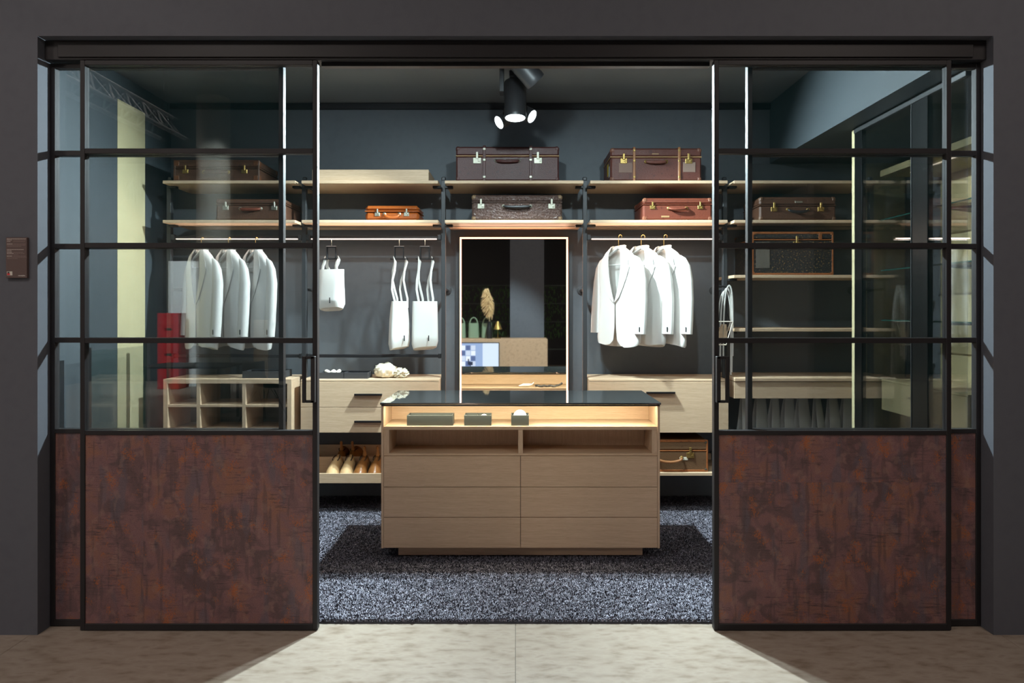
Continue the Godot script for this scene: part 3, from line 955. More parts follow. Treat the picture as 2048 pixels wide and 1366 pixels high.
func tote(label: String, at: Vector3, yaw: float, tw: float, bw: float, h: float, dep: float, hh: float, hx: float, sw: float, wob: float):
	# at: the bar of the hanger; handles reach down hh to the rim, the body h below that
	var t := thing("tote_bag", label, "tote bag", at, yaw, "white tote bags")
	var rows := []
	for i in 9:
		var f := i / 8.0
		var w := lerpf(tw, bw, pow(f, 0.8)) / 2.0
		var dd := lerpf(dep * 0.35, dep, sin(f * PI * 0.62)) / 2.0
		if i == 8:
			w *= 0.88
			dd *= 0.7
		var ring := []
		for side in 2:
			for j in 24:
				var a := TAU * j / 24.0
				if side == 1:
					a = -a
				var e := 0.55
				var q := 1.0 - 0.02 * side
				ring.append(Vector3(signf(cos(a)) * pow(absf(cos(a)), e) * w * q, -hh - h * f + (0.02 * sin(a * 1.0 + 0.6) * w / 0.1 if f > 0.8 else 0.0), signf(sin(a)) * pow(absf(sin(a)), e) * dd * q + wob * sin(f * 5.0 + a)))
		rows.append(ring.slice(0, 24))
	var m := MB.new()
	m.grid(rows, true, false, true)
	var inner := []
	for r in rows:
		var c := Vector3.ZERO
		for p in r:
			c += p / 24.0
		var rr := []
		for p in r:
			rr.append(c + (p - c) * 0.965)
		inner.append(rr)
	inner[8] = inner[8].map(func(p): return p + Vector3(0, 0.004, 0))
	m.grid(inner, true, false, true)
	for j in 24:
		m.quad(rows[0][j], rows[0][(j + 1) % 24], inner[0][(j + 1) % 24], inner[0][j], Vector3.UP)
	part(t, "bag_body", m, M.canvas)
	for sx in [-1.0, 1.0]:
		var zf: float = dep * 0.18
		var p := []
		for k in 13:
			var f := k / 12.0
			var y: float
			var z: float
			var x: float
			if f < 0.45:
				var g := f / 0.45
				y = lerpf(-hh - 0.05, 0.0, g)
				z = zf * (1.0 - g * 0.6)
				x = lerpf(hx * 0.85, hx, g) + wob * 2.5 * sin(g * PI * 2.0 + sx)
			elif f > 0.55:
				var g := (1.0 - f) / 0.45
				y = lerpf(-hh - 0.05, 0.0, g)
				z = -zf * (1.0 - g * 0.6)
				x = lerpf(hx * 0.42, hx * 0.8, g) - wob * 2.5 * sin(g * PI * 2.0 - sx)
			else:
				y = 0.007
				z = 0.0
				x = hx * 0.9
			p.append(Vector3(sx * x, y, z))
		part(t, "bag_handle", strap(p, sw), M.canvas)
	m = MB.new()
	m.cbox(Vector3(tw * 0.12 + bw * 0.02, -hh - h * 0.78, lerpf(dep * 0.35, dep, 0.99) / 2.0 + 0.002 + absf(wob)), Vector3(0.008, 0.042, 0.003), 0.001)
	part(t, "bag_tag", m, M.black, "small black tag")

func rods_and_clothes():
	rod(0, "lit black hanging rod of the left bay, carrying three jackets behind glass")
	rod(1, "lit black hanging rod of the tote bag bay")
	rod(3, "lit black hanging rod right of the mirror, carrying three bright jackets")
	var lx := [-2.362, -2.158, -1.954]
	var ln := ["leftmost", "middle", "rightmost"]
	for k in 3:
		var at := V(lx[k], 1.955, 5.13)
		jacket("white jacket behind the left glass doors, the %s of three on its rod" % ln[k], at, -0.62 - 0.03 * k, "white jackets in the left bay", k * 1.3)
		coat_hanger("white coat hanger with a gold hook in the %s of the left three jackets" % ln[k], at + Vector3(0, 0.006, 0), -0.62 - 0.03 * k, "coat hangers of the left bay")
	var rx := [0.775, 0.945, 1.115]
	var rn := ["with its left sleeve hanging free, nearest the mirror", "in the middle of three, facing the opening", "farthest from the mirror, half hidden"]
	for k in 3:
		var at := V(rx[k], 1.975, 5.13)
		jacket("bright white jacket in the right bay, " + rn[k], at, [-0.86, -0.72, -0.90][k], "white jackets in the right bay", 4.0 + k * 1.7)
		coat_hanger("white coat hanger with a gold hook in the right bay's jacket " + ["nearest the mirror", "in the middle", "farthest from the mirror"][k], at + Vector3(0, 0.006, 0), [-0.86, -0.72, -0.90][k], "coat hangers of the right bay")
	var bxs := [-1.388, -0.877, -0.683]
	for k in 3:
		bag_hanger("black bow hanger holding the " + ["wide short-handled tote bag", "narrow long-handled tote bag", "broad long-handled tote bag"][k], V(bxs[k], 2.005, 5.15))
	var at0 := V(-1.388, 1.891, 5.15)
	tote("white tote bag with short handles beside the door stile, widest of three", at0, -0.30, 0.205, 0.19, 0.30, 0.13, 0.085, 0.062, 0.026, 0.004)
	tote("narrow white tote bag with long thin handles, middle of three", V(-0.877, 1.891, 5.15), 0.5, 0.115, 0.165, 0.355, 0.11, 0.325, 0.05, 0.017, 0.007)
	tote("broad white tote bag with long straight handles next to the post", V(-0.683, 1.891, 5.15), 0.15, 0.185, 0.20, 0.355, 0.09, 0.325, 0.056, 0.018, 0.005)
	# trousers folded over hidden bars under the long drawer box
	var xs := [1.73, 1.84, 1.95, 2.06, 2.17, 2.28, 2.39, 2.50]
	for k in xs.size():
		var w := 0.075 + 0.02 * sin(k * 2.1)
		var t := thing("trousers", "pale grey folded trousers under the long drawer box, %s from its left end" % ["first", "second", "third", "fourth", "fifth", "sixth", "seventh", "eighth"][k], "trousers", V(xs[k], 0.40, 5.15), 0.35 + 0.12 * sin(k * 1.7), "trousers under the drawer box")
		for s in 2:
			var m := MB.new()
			var rows := []
			for i in 7:
				var f := i / 6.0
				var hw := lerpf(w * 0.5, w * 0.72, sin(f * 1.9))
				var ring := []
				for j in 16:
					var a := TAU * j / 16.0
					ring.append(Vector3(cos(a) * hw + (s - 0.5) * 0.03 * f, 0.448 - f * 0.40, sin(a) * 0.010 + (s - 0.5) * (0.012 + 0.05 * f) + 0.008 * sin(f * 4.0 + k)))
				rows.append(ring)
			m.grid(rows)
			part(t, "trouser_leg", m, M.trouser)
	var tr := thing("trouser_rail", "dark pull-out rail holding the folded trousers under the drawer box", "rail", V(2.125, 0.835, 5.15))
	bx(tr, "bar", V(1.62, 0.838, 5.14), V(2.64, 0.850, 5.16), M.black, 0.002, 0, tr.position)
	# looped white straps on a peg by the right post
	var st := thing("strap_bundle", "looped white straps hanging from a peg beside the right door handle", "straps", V(1.545, 1.02, 5.06))
	for k in 3:
		var p := []
		for i in 15:
			var f := i / 14.0
			var a := PI * f
			var wd: float = [0.050, 0.042, 0.034, 0.024][k]
			p.append(Vector3(cos(a) * -wd + 0.012 * k, 0.10 + 0.52 * pow(sin(a), 0.45) + 0.02 * k - (0.10 if k < 2 and i > 11 else 0.0), 0.01 * k + 0.03 * sin(f * 3.0)))
		part(st, "strap", strap(p, 0.012), M.canvas)
	var pg := MB.new()
	pg.tube([Vector3(-0.06, 0.655, 0.0), Vector3(0.03, 0.655, 0.0)], 0.006, 8)
	part(st, "peg", pg, M.black)

# ---------------------------------------------------------------- suitcases
func suitcase(label: String, at: Vector3, s: Vector3, opt: Dictionary):
	# at: middle of the bottom; s: width, height, depth; the front faces +z
	var t := thing(opt.get("name", "suitcase"), label, opt.get("cat", "suitcase"), at, opt.get("yaw", 0.0), opt.get("group", "old suitcases on the shelves"))
	var w := s.x / 2
	var d := s.z / 2
	var sp: float = s.y * opt.get("split", 0.70)
	var bev: float = opt.get("bev", 0.012)
	var body: Material = opt.body
	var trim: Material = opt.get("trim", body)
	var metal: Material = opt.get("metal", M.brass)
	var m := MB.new()
	m.box(Vector3(-w, 0, -d), Vector3(w, sp - 0.001, d), bev)
	part(t, "case_body", m, body)
	m = MB.new()
	m.box(Vector3(-w, sp + 0.001, -d), Vector3(w, s.y, d), bev)
	part(t, "lid", m, body)
	m = MB.new()
	m.box(Vector3(-w - 0.002, sp - 0.004, -d - 0.002), Vector3(w + 0.002, sp + 0.004, d + 0.002), 0.002)
	part(t, "seam_rim", m, opt.get("seam", trim))
	var c: float = opt.get("corner", 0.035)
	if c > 0.0:
		for sx in [-1.0, 1.0]:
			for yy in [0.0, s.y]:
				for sz in [1.0, -1.0]:
					m = MB.new()
					var sy := 1.0 if yy == 0.0 else -1.0
					m.box(Vector3(sx * (w + 0.0025), yy - sy * 0.0015, sz * (d + 0.0025)), Vector3(sx * (w - c), yy + sy * c, sz * (d - c)), 0.011)
					part(t, "corner_cap", m, opt.get("cornermat", trim))
	if opt.get("edge", false):
		for yy in [0.0, s.y]:
			var sy := 1.0 if yy == 0.0 else -1.0
			m = MB.new()
			m.box(Vector3(-w, yy - sy * 0.001, d - 0.01), Vector3(w, yy + sy * 0.016, d + 0.002), 0.003)
			part(t, "edge_binding", m, trim)
		for sx in [-1.0, 1.0]:
			m = MB.new()
			m.box(Vector3(sx * (w + 0.001), 0.0, d - 0.01), Vector3(sx * (w - 0.014), s.y, d + 0.0018), 0.003)
			part(t, "edge_binding", m, trim)
	for lx in opt.get("locks", [-0.30, 0.30]):
		var x: float = lx * s.x
		var lk := MB.new()
		var ls: float = opt.get("lock_size", 1.0) * 0.82
		lk.box(Vector3(x - 0.026 * ls, sp - 0.050 * ls, d), Vector3(x + 0.026 * ls, sp - 0.012 * ls, d + 0.006), 0.002)
		var plate := part(t, "lock_plate", lk, metal)
		lk = MB.new()
		lk.box(Vector3(x - 0.008 * ls, sp - 0.022 * ls, d + 0.002), Vector3(x + 0.008 * ls, sp + 0.024 * ls, d + 0.010), 0.002)
		part(plate, "hasp", lk, metal)
		lk = MB.new(Vector3.ZERO, Transform3D(Basis(Vector3(1, 0, 0), PI / 2), Vector3(x + 0.012 * ls, sp - 0.032 * ls, d + 0.005)))
		lk.lathe([Vector2(0.0085 * ls, 0.0), Vector2(0.008 * ls, 0.006), Vector2(0.001, 0.007)], 14)
		part(plate, "keyhole_boss", lk, metal)
	var hy: float = sp - opt.get("handle_drop", 0.030)
	var hw: float = opt.get("handle", 0.075)
	if hw > 0.0:
		m = MB.new()
		var p := []
		for k in 11:
			var a := PI * k / 10.0
			p.append(Vector3(-cos(a) * hw, hy - opt.get("sag", 0.010) * sin(a), d + 0.006 + 0.018 * pow(sin(a), 0.4)))
		m.tube(p, [0.006, 0.008, 0.010, 0.011, 0.011, 0.011, 0.011, 0.011, 0.010, 0.008, 0.006], 10, 0.8)
		part(t, "handle", m, opt.get("grip", trim))
		for sx in [-1.0, 1.0]:
			m = MB.new(Vector3.ZERO, Transform3D(Basis(Vector3(1, 0, 0), PI / 2), Vector3(sx * hw, hy, d - 0.001)))
			m.lathe([Vector2(0.013, 0.0), Vector2(0.013, 0.005), Vector2(0.007, 0.010), Vector2(0.001, 0.011)], 14)
			part(t, "handle_mount", m, metal)
	for sx in opt.get("straps", []):
		var x: float = sx * s.x
		m = MB.new()
		var sw: float = opt.get("strap_w", 0.014)
		m.box(Vector3(x - sw, -0.0005, d), Vector3(x + sw, s.y, d + 0.007), 0.003)
		m.box(Vector3(x - sw, s.y - 0.002, -d), Vector3(x + sw, s.y + 0.007, d + 0.007), 0.003)
		var sm := part(t, "strap", m, opt.get("strapmat", trim))
		for yy in [0.03, sp - 0.03, s.y - 0.02]:
			m = MB.new()
			m.box(Vector3(x - sw * 0.9, yy - 0.008, d + 0.006), Vector3(x + sw * 0.9, yy + 0.008, d + 0.010), 0.002)
			part(sm, "buckle", m, metal)
	for f in opt.get("patches", []):
		m = MB.new()
		m.box(Vector3(f[0], f[1], d), Vector3(f[2], f[3], d + 0.0025), 0.001)
		part(t, "patch", m, f[4])
	for f in opt.get("side_patches", []):
		m = MB.new()
		m.box(Vector3(-w - 0.002, f[1], f[0]), Vector3(-w, f[3], f[2]), 0.001)
		part(t, "sticker", m, f[4])
	return t

func pxx(px: float, d: float) -> float:
	return (px - 1031.0) * d / F

func case_at(label: String, x0: float, x1: float, ytop: float, base: float, d: float, dep: float, opt: Dictionary):
	# x0, x1, ytop: extents measured on the photograph at the front plane d
	var a := pxx(x0, d)
	var b := pxx(x1, d)
	var h := 1.5 - (ytop - 620.0) * d / F - base
	suitcase(label, V((a + b) / 2, base, d + dep / 2), Vector3(b - a, h, dep), opt)

func cases():
	var dk := leather(71, sc(77, 45, 43), sc(55, 35, 36), 0.35)
	var ox := leather(72, sc(94, 55, 47), sc(70, 42, 38), 0.42)
	var rib := plain(sc(150, 98, 58), 0.5)
	var tan := plain(sc(160, 124, 84), 0.5)
	var orange := leather(73, sc(156, 80, 33), sc(126, 58, 25), 0.32, 2.0, 0.06)
	var croc := leather(74, sc(87, 68, 62), sc(62, 47, 43), 0.26, 10.0, 0.03)
	croc.normal_texture = noise_tex(99, 0.035, [], 2, 12.0, FastNoiseLite.TYPE_CELLULAR)
	croc.normal_scale = 1.2
	var redb := leather(75, sc(114, 58, 42), sc(82, 40, 31), 0.45)
	var oldb := leather(76, sc(87, 58, 43), sc(60, 40, 31), 0.5)
	var trunkb := leather(77, sc(105, 77, 53), sc(77, 53, 38), 0.6)
	var worn := mottled(78, [sc(28, 28, 30), sc(30, 30, 32), sc(32, 31, 32), sc(30, 30, 31), sc(48, 42, 38), sc(150, 112, 60), sc(176, 140, 84)], 0.05, 0.45, 2.2, 3.0, 0.1)
	var gold_leather := leather(79, sc(147, 87, 47), sc(100, 55, 33), 0.5)
	var paper := plain(sc(226, 218, 196), 0.8)
	case_at("large dark brown suitcase with two straps on the upper shelf above the mirror", 912, 1118, 293, 2.450, 5.03, 0.36, {"body": dk, "trim": dk, "metal": M.nickel, "seam": tan, "split": 0.73, "straps": [-0.225, 0.225], "strap_w": 0.011, "strapmat": dk, "locks": [-0.295, 0.295], "lock_size": 1.4, "handle": 0.085, "grip": dk, "handle_drop": 0.035})
	case_at("brown suitcase with two upright wooden ribs on the upper shelf over the right jackets", 1221, 1403, 296, 2.450, 5.03, 0.38, {"body": ox, "trim": ox, "metal": M.brass, "seam": tan, "split": 0.73, "straps": [-0.24, 0.255], "strapmat": rib, "strap_w": 0.009, "locks": [-0.355, 0.36], "lock_size": 1.2, "handle": 0.075, "handle_drop": 0.035, "cornermat": leather(80, sc(117, 77, 62), sc(94, 58, 48)), "patches": [[-0.275, 0.062, -0.175, 0.135, plain(sc(128, 100, 88), 0.7)], [0.20, 0.066, 0.29, 0.140, plain(sc(128, 104, 92), 0.7)], [-0.03, 0.196, 0.02, 0.204, tan]], "side_patches": [[0.02, 0.06, 0.08, 0.15, plain(sc(206, 176, 40), 0.6)], [0.10, 0.04, 0.15, 0.12, plain(sc(196, 206, 204), 0.6)]]})
	case_at("small bright orange leather suitcase on the second shelf over the tote bags", 730, 838, 411, 2.161, 5.05, 0.26, {"body": orange, "metal": M.nickel, "split": 0.62, "bev": 0.02, "corner": 0.0, "locks": [-0.27, 0.27], "lock_size": 0.9, "handle": 0.055, "sag": 0.030, "handle_drop": 0.022})
	case_at("glossy grained dark suitcase on the second shelf directly above the mirror", 944, 1124, 390, 2.161, 5.03, 0.36, {"body": croc, "trim": croc, "metal": M.nickel, "split": 0.72, "locks": [-0.40, 0.385], "lock_size": 1.2, "handle": 0.10, "grip": M.black, "cornermat": leather(81, sc(126, 102, 77), sc(94, 75, 55))})
	case_at("reddish brown suitcase on the second shelf over the right jackets", 1286, 1424, 396, 2.161, 5.03, 0.36, {"body": redb, "metal": M.brass, "split": 0.72, "locks": [-0.36, 0.33], "lock_size": 0.9, "handle": 0.065, "grip": redb, "cornermat": leather(82, sc(132, 82, 60), sc(100, 58, 43)), "patches": [[-0.12, 0.02, -0.06, 0.034, tan]]})
	case_at("brown suitcase with ornate brass locks on the second shelf above the worn black trunk", 1519, 1672, 394, 2.161, 5.03, 0.36, {"body": oldb, "metal": M.brass, "split": 0.64, "locks": [-0.31, 0.30], "lock_size": 1.1, "handle": 0.075, "grip": M.black, "sag": 0.022, "cornermat": leather(83, sc(107, 77, 58), sc(82, 55, 42)), "patches": [[-0.02, 0.128, 0.035, 0.142, M.nickel]]})
	case_at("large worn black trunk with orange leather edges on the far right third shelf", 1504, 1667, 464, 1.758, 5.03, 0.40, {"name": "trunk", "cat": "trunk", "body": worn, "trim": gold_leather, "metal": M.brass, "seam": gold_leather, "split": 0.82, "edge": true, "corner": 0.03, "cornermat": gold_leather, "locks": [0.05], "lock_size": 1.3, "handle": 0.0, "patches": [[-0.27, 0.05, -0.17, 0.24, plain(sc(98, 90, 80), 0.7)], [0.19, 0.262, 0.215, 0.315, gold_leather], [0.19, 0.20, 0.215, 0.24, gold_leather]]})
	case_at("long dark brown suitcase with broad lid on the upper shelf behind the left glass doors", 347, 518, 320, 2.450, 5.03, 0.40, {"body": oldb, "metal": M.brass, "split": 0.62, "locks": [-0.36, 0.33], "handle": 0.09, "grip": oldb, "edge": true, "corner": 0.05, "cornermat": leather(84, sc(109, 67, 42), sc(80, 47, 30))})
	case_at("brown suitcase with bright metal locks on the second shelf behind the left glass doors", 432, 571, 398, 2.161, 5.03, 0.36, {"body": oldb, "metal": M.nickel, "split": 0.74, "locks": [-0.36, 0.34], "handle": 0.075, "grip": redb})
	case_at("old brown trunk with leather edges on the low shelf right of the island", 1262, 1416, 880, 0.311, 5.02, 0.38, {"name": "trunk", "cat": "trunk", "body": trunkb, "trim": gold_leather, "metal": M.brass, "split": 0.66, "edge": true, "locks": [0.27], "lock_size": 1.3, "handle": 0.09, "grip": rib, "sag": 0.03, "corner": 0.034, "cornermat": leather(85, sc(80, 73, 62), sc(58, 52, 43)), "handle_drop": 0.05, "patches": [[0.075, 0.085, 0.135, 0.108, paper]]})
	# plain oak drawer box on the upper shelf
	var t := thing("oak_box", "long plain oak drawer box on the upper shelf over the tote bags", "box", V(-1.05, 2.450, 5.2))
	var o := t.position
	bx(t, "box_body", V(-1.50, 2.4505, 5.055), V(-0.641, 2.534, 5.40), M.oak, 0.0015, 0, o)
	bx(t, "box_front", V(-1.50, 2.4505, 5.036), V(-0.641, 2.536, 5.054), M.oak, 0.0015, 0, o)

# ---------------------------------------------------------------- right-hand wardrobe
func side_wardrobe():
	var X := 2.20
	var t := thing("glass_partition", "dark framed glass partition of the wardrobe along the right wall", "glass partition", V(X, 0.02, 3.8))
	var o := t.position
	bx(t, "stile", V(X - 0.015, 0.022, 4.310), V(X + 0.015, 2.665, 4.40), M.ink, 0.002, 1, o)
	bx(t, "stile", V(X - 0.015, 0.022, 3.62), V(X + 0.015, 2.665, 3.77), M.ink, 0.002, 1, o)
	bx(t, "stile", V(X - 0.018, 0.022, 3.763), V(X - 0.0155, 2.665, 3.77), M.steel, 0.0, 1, o)
	for e in [-0.008, 0.006]:
		bx(t, "glass_pane", V(X + e - 0.003, 0.06, 3.77), V(X + e + 0.003, 2.635, 4.310), M.side_glass, 0.0, 0, o)
		bx(t, "glass_pane", V(X + e - 0.003, 0.06, 3.31), V(X + e + 0.003, 2.635, 3.62), M.side_glass, 0.0, 0, o)
	bx(t, "top_rail", V(X - 0.02, 2.635, 3.305), V(X + 0.02, 2.668, 4.40), M.steel, 0.002, 2, o)
	bx(t, "bottom_rail", V(X - 0.015, 0.022, 3.77), V(X + 0.015, 0.06, 4.310), M.ink, 0.002, 2, o)
	t = thing("end_panel", "slim upright oak edge panel at the end of the right glass partition", "panel", V(X, 0.02, 4.42))
	bx(t, "panel_board", V(X - 0.012, 0.022, 4.405), V(X + 0.012, 2.668, 4.44), M.oakv, 0.001, 1, t.position)
	# oak back on the right wall
	t = thing("wardrobe_back", "upright-grained oak back panel on the right wall inside the wardrobe", "wall panel", V(3.11, 0.02, 4.2))
	o = t.position
	for k in 2:
		var d0 := 4.0 + k * 0.49
		bx(t, "panel_board", V(3.10, 0.022, d0 + 0.001), V(3.118, 2.668, d0 + 0.488), M.oak_dimmed, 0.001, 1, o)
	bx(t, "end_board", V(2.70, 0.022, 5.432), V(3.099, 2.668, 5.448), M.oak_dimmed, 0.001, 1, o)
	# lit top shelf
	t = thing("lit_shelf", "thick oak shelf with a light strip below inside the right wardrobe", "shelf", V(2.88, 2.47, 4.2))
	o = t.position
	bx(t, "board", V(2.66, 2.470, 3.33), V(3.098, 2.515, 4.98), M.oak_dimmed, 0.001, 2, o)
	bx(t, "light_strip", V(2.775, 2.464, 3.40), V(2.787, 2.4695, 4.80), glow(Color(1.0, 0.95, 0.88), 2.2), 0.0, 2, o)
	area(t, V(2.781, 2.462, 4.1) - o, Vector3.DOWN, Vector2(0.012, 1.38), Color(1.0, 0.95, 0.86), 0.45, "strip_light")
	var names := ["upper", "middle", "lower"]
	for k in 3:
		var h: float = [2.157, 1.79, 1.43][k]
		t = thing("glass_shelf", "%s of the three glass shelves on the right wardrobe's oak back" % names[k], "shelf", V(2.88, h - 0.008, 4.2), 0.0, "glass shelves of the right wardrobe")
		o = t.position
		bx(t, "glass_board", V(2.664, h - 0.008, 3.33), V(3.098, h, 4.97), M.clear, 0.0, 0, o)
		bx(t, "polished_edge", V(2.66, h - 0.0085, 3.33), V(2.6638, h + 0.0005, 4.97), M.glass_edge, 0.001, 2, o)
		var m := MB.new(o, Transform3D(Basis(Vector3(1, 0, 0), PI / 2), V(0, h - 0.009, 0)))
		m.prism(PackedVector2Array([Vector2(2.70, -4.28), Vector2(2.98, -4.44), Vector2(3.09, -4.44), Vector2(3.09, -4.12), Vector2(2.98, -4.12)]), 0.0, 0.016)
		part(t, "shelf_bracket", m, M.black)
	# drawer blocks below
	for k in 2:
		t = thing("drawer_block", ["far oak drawer block at knee height inside the right wardrobe, next to the trousers", "near oak drawer block inside the right wardrobe, beside the door jamb"][k], "drawer unit", V(2.88, 0.80, [4.5, 3.6][k]), 0.0, "drawer blocks of the right wardrobe")
		o = t.position
		var d0: float = [4.02, 3.33][k]
		var d1: float = [4.965, 3.93][k]
		var y1: float = [1.00, 0.965][k]
		bx(t, "carcass", V(2.682, y1 - 0.22, d0 + 0.01), V(3.098, y1 - 0.014, d1 - 0.01), M.oak_dimmed, 0.001, 2, o)
		bx(t, "top_board", V(2.664, y1 - 0.013, d0), V(3.098, y1, d1), M.oak_dimmed, 0.001, 2, o)
		bx(t, "drawer", V(2.663, y1 - 0.222, d0 + 0.002), V(2.681, y1 - 0.015, d1 - 0.002), M.oak_dimmed, 0.001, 2, o)
		var m := MB.new(o)
		var mid := (d0 + d1) / 2
		m.box(V(2.640, y1 - 0.10, mid - 0.11), V(2.663, y1 - 0.088, mid + 0.11), 0.001)
		part(t, "handle", m, M.black)
	# low dark framed screen by the left wall
	t = thing("low_screen", "low dark framed glass screen standing along the left wall", "screen", V(-2.6, 0.02, 4.5))
	o = t.position
	for d in [4.16, 4.83]:
		bx(t, "post", V(-2.625, 0.022, d - 0.02), V(-2.595, 1.27, d + 0.02), M.black, 0.002, 1, o)
	bx(t, "glass_pane", V(-2.612, 0.05, 4.18), V(-2.606, 1.25, 4.81), M.clear, 0.0, 0, o)
	bx(t, "bottom_rail", V(-2.62, 0.022, 4.18), V(-2.60, 0.05, 4.81), M.black, 0.002, 2, o)

# ---------------------------------------------------------------- small things
func lump(parent: Node, called: String, c: Vector3, r: Vector3, amp: float, fr: float, sd: int, mat: Material):
	var n := FastNoiseLite.new()
	n.seed = sd
	n.frequency = fr
	n.fractal_octaves = 3
	var rows := []
	for i in 25:
		var th := lerpf(0.02, PI - 0.02, i / 24.0)
		var ring := []
		for j in 36:
			var ph := TAU * j / 36.0
			var u := Vector3(sin(th) * cos(ph), cos(th), sin(th) * sin(ph))
			var p := u * r * (1.0 + amp * n.get_noise_3dv(u))
			p.y = maxf(p.y, -r.y * 0.85)
			ring.append(c + p)
		rows.append(ring)
	var m := MB.new()
	m.grid(rows)
	return part(parent, called, m, mat)

func shoe(label: String, at: Vector3, yaw: float, pitch: float, upper: Material, sole: Material, tree: Material, peg: bool, group: String):
	# at: heel end on the board; the toe points along +z
	var t := thing("shoe", label, "shoe", at, yaw, group)
	t.rotation.x = pitch
	var prof := [[0.0, 0.020, 0.045], [0.008, 0.031, 0.062], [0.034, 0.037, 0.066], [0.078, 0.037, 0.070], [0.112, 0.041, 0.076], [0.140, 0.046, 0.070], [0.175, 0.050, 0.058], [0.205, 0.049, 0.047], [0.228, 0.042, 0.038], [0.242, 0.028, 0.028], [0.247, 0.010, 0.018]]
	var rows := []
	for p in prof:
		var ring := []
		for j in 20:
			var a := TAU * j / 20.0
			var y: float = sin(a)
			ring.append(Vector3(cos(a) * p[1] * (1.0 if y < 0.2 else 1.0 - 0.22 * y), 0.010 + (p[2] * maxf(0.0, pow(maxf(y, 0.0), 0.8))), p[0]))
		rows.append(ring)
	var m := MB.new()
	m.grid(rows)
	part(t, "upper", m, upper)
	rows = []
	for p in prof:
		var hw: float = p[1] + 0.003
		rows.append([Vector3(-hw, 0.0, p[0]), Vector3(hw, 0.0, p[0]), Vector3(hw, 0.010, p[0]), Vector3(-hw, 0.010, p[0])])
	m = MB.new()
	m.grid(rows)
	part(t, "sole", m, sole)
	m = MB.new()
	var ring0 := []
	for k in 17:
		var a := TAU * k / 16.0
		ring0.append(Vector3(cos(a) * 0.024, 0.070 + 0.006 * cos(2 * a), 0.062 + sin(a) * 0.052))
	m.tube(ring0, 0.004, 6)
	part(t, "collar_edge", m, sole)
	if peg:
		m = MB.new()
		m.tube([Vector3(0, 0.055, 0.03), Vector3(0, 0.085, 0.022), Vector3(0, 0.115, 0.012), Vector3(0, 0.130, 0.010), Vector3(0, 0.142, 0.010)], [0.018, 0.014, 0.008, 0.012, 0.006], 12)
		part(t, "shoe_tree", m, tree)

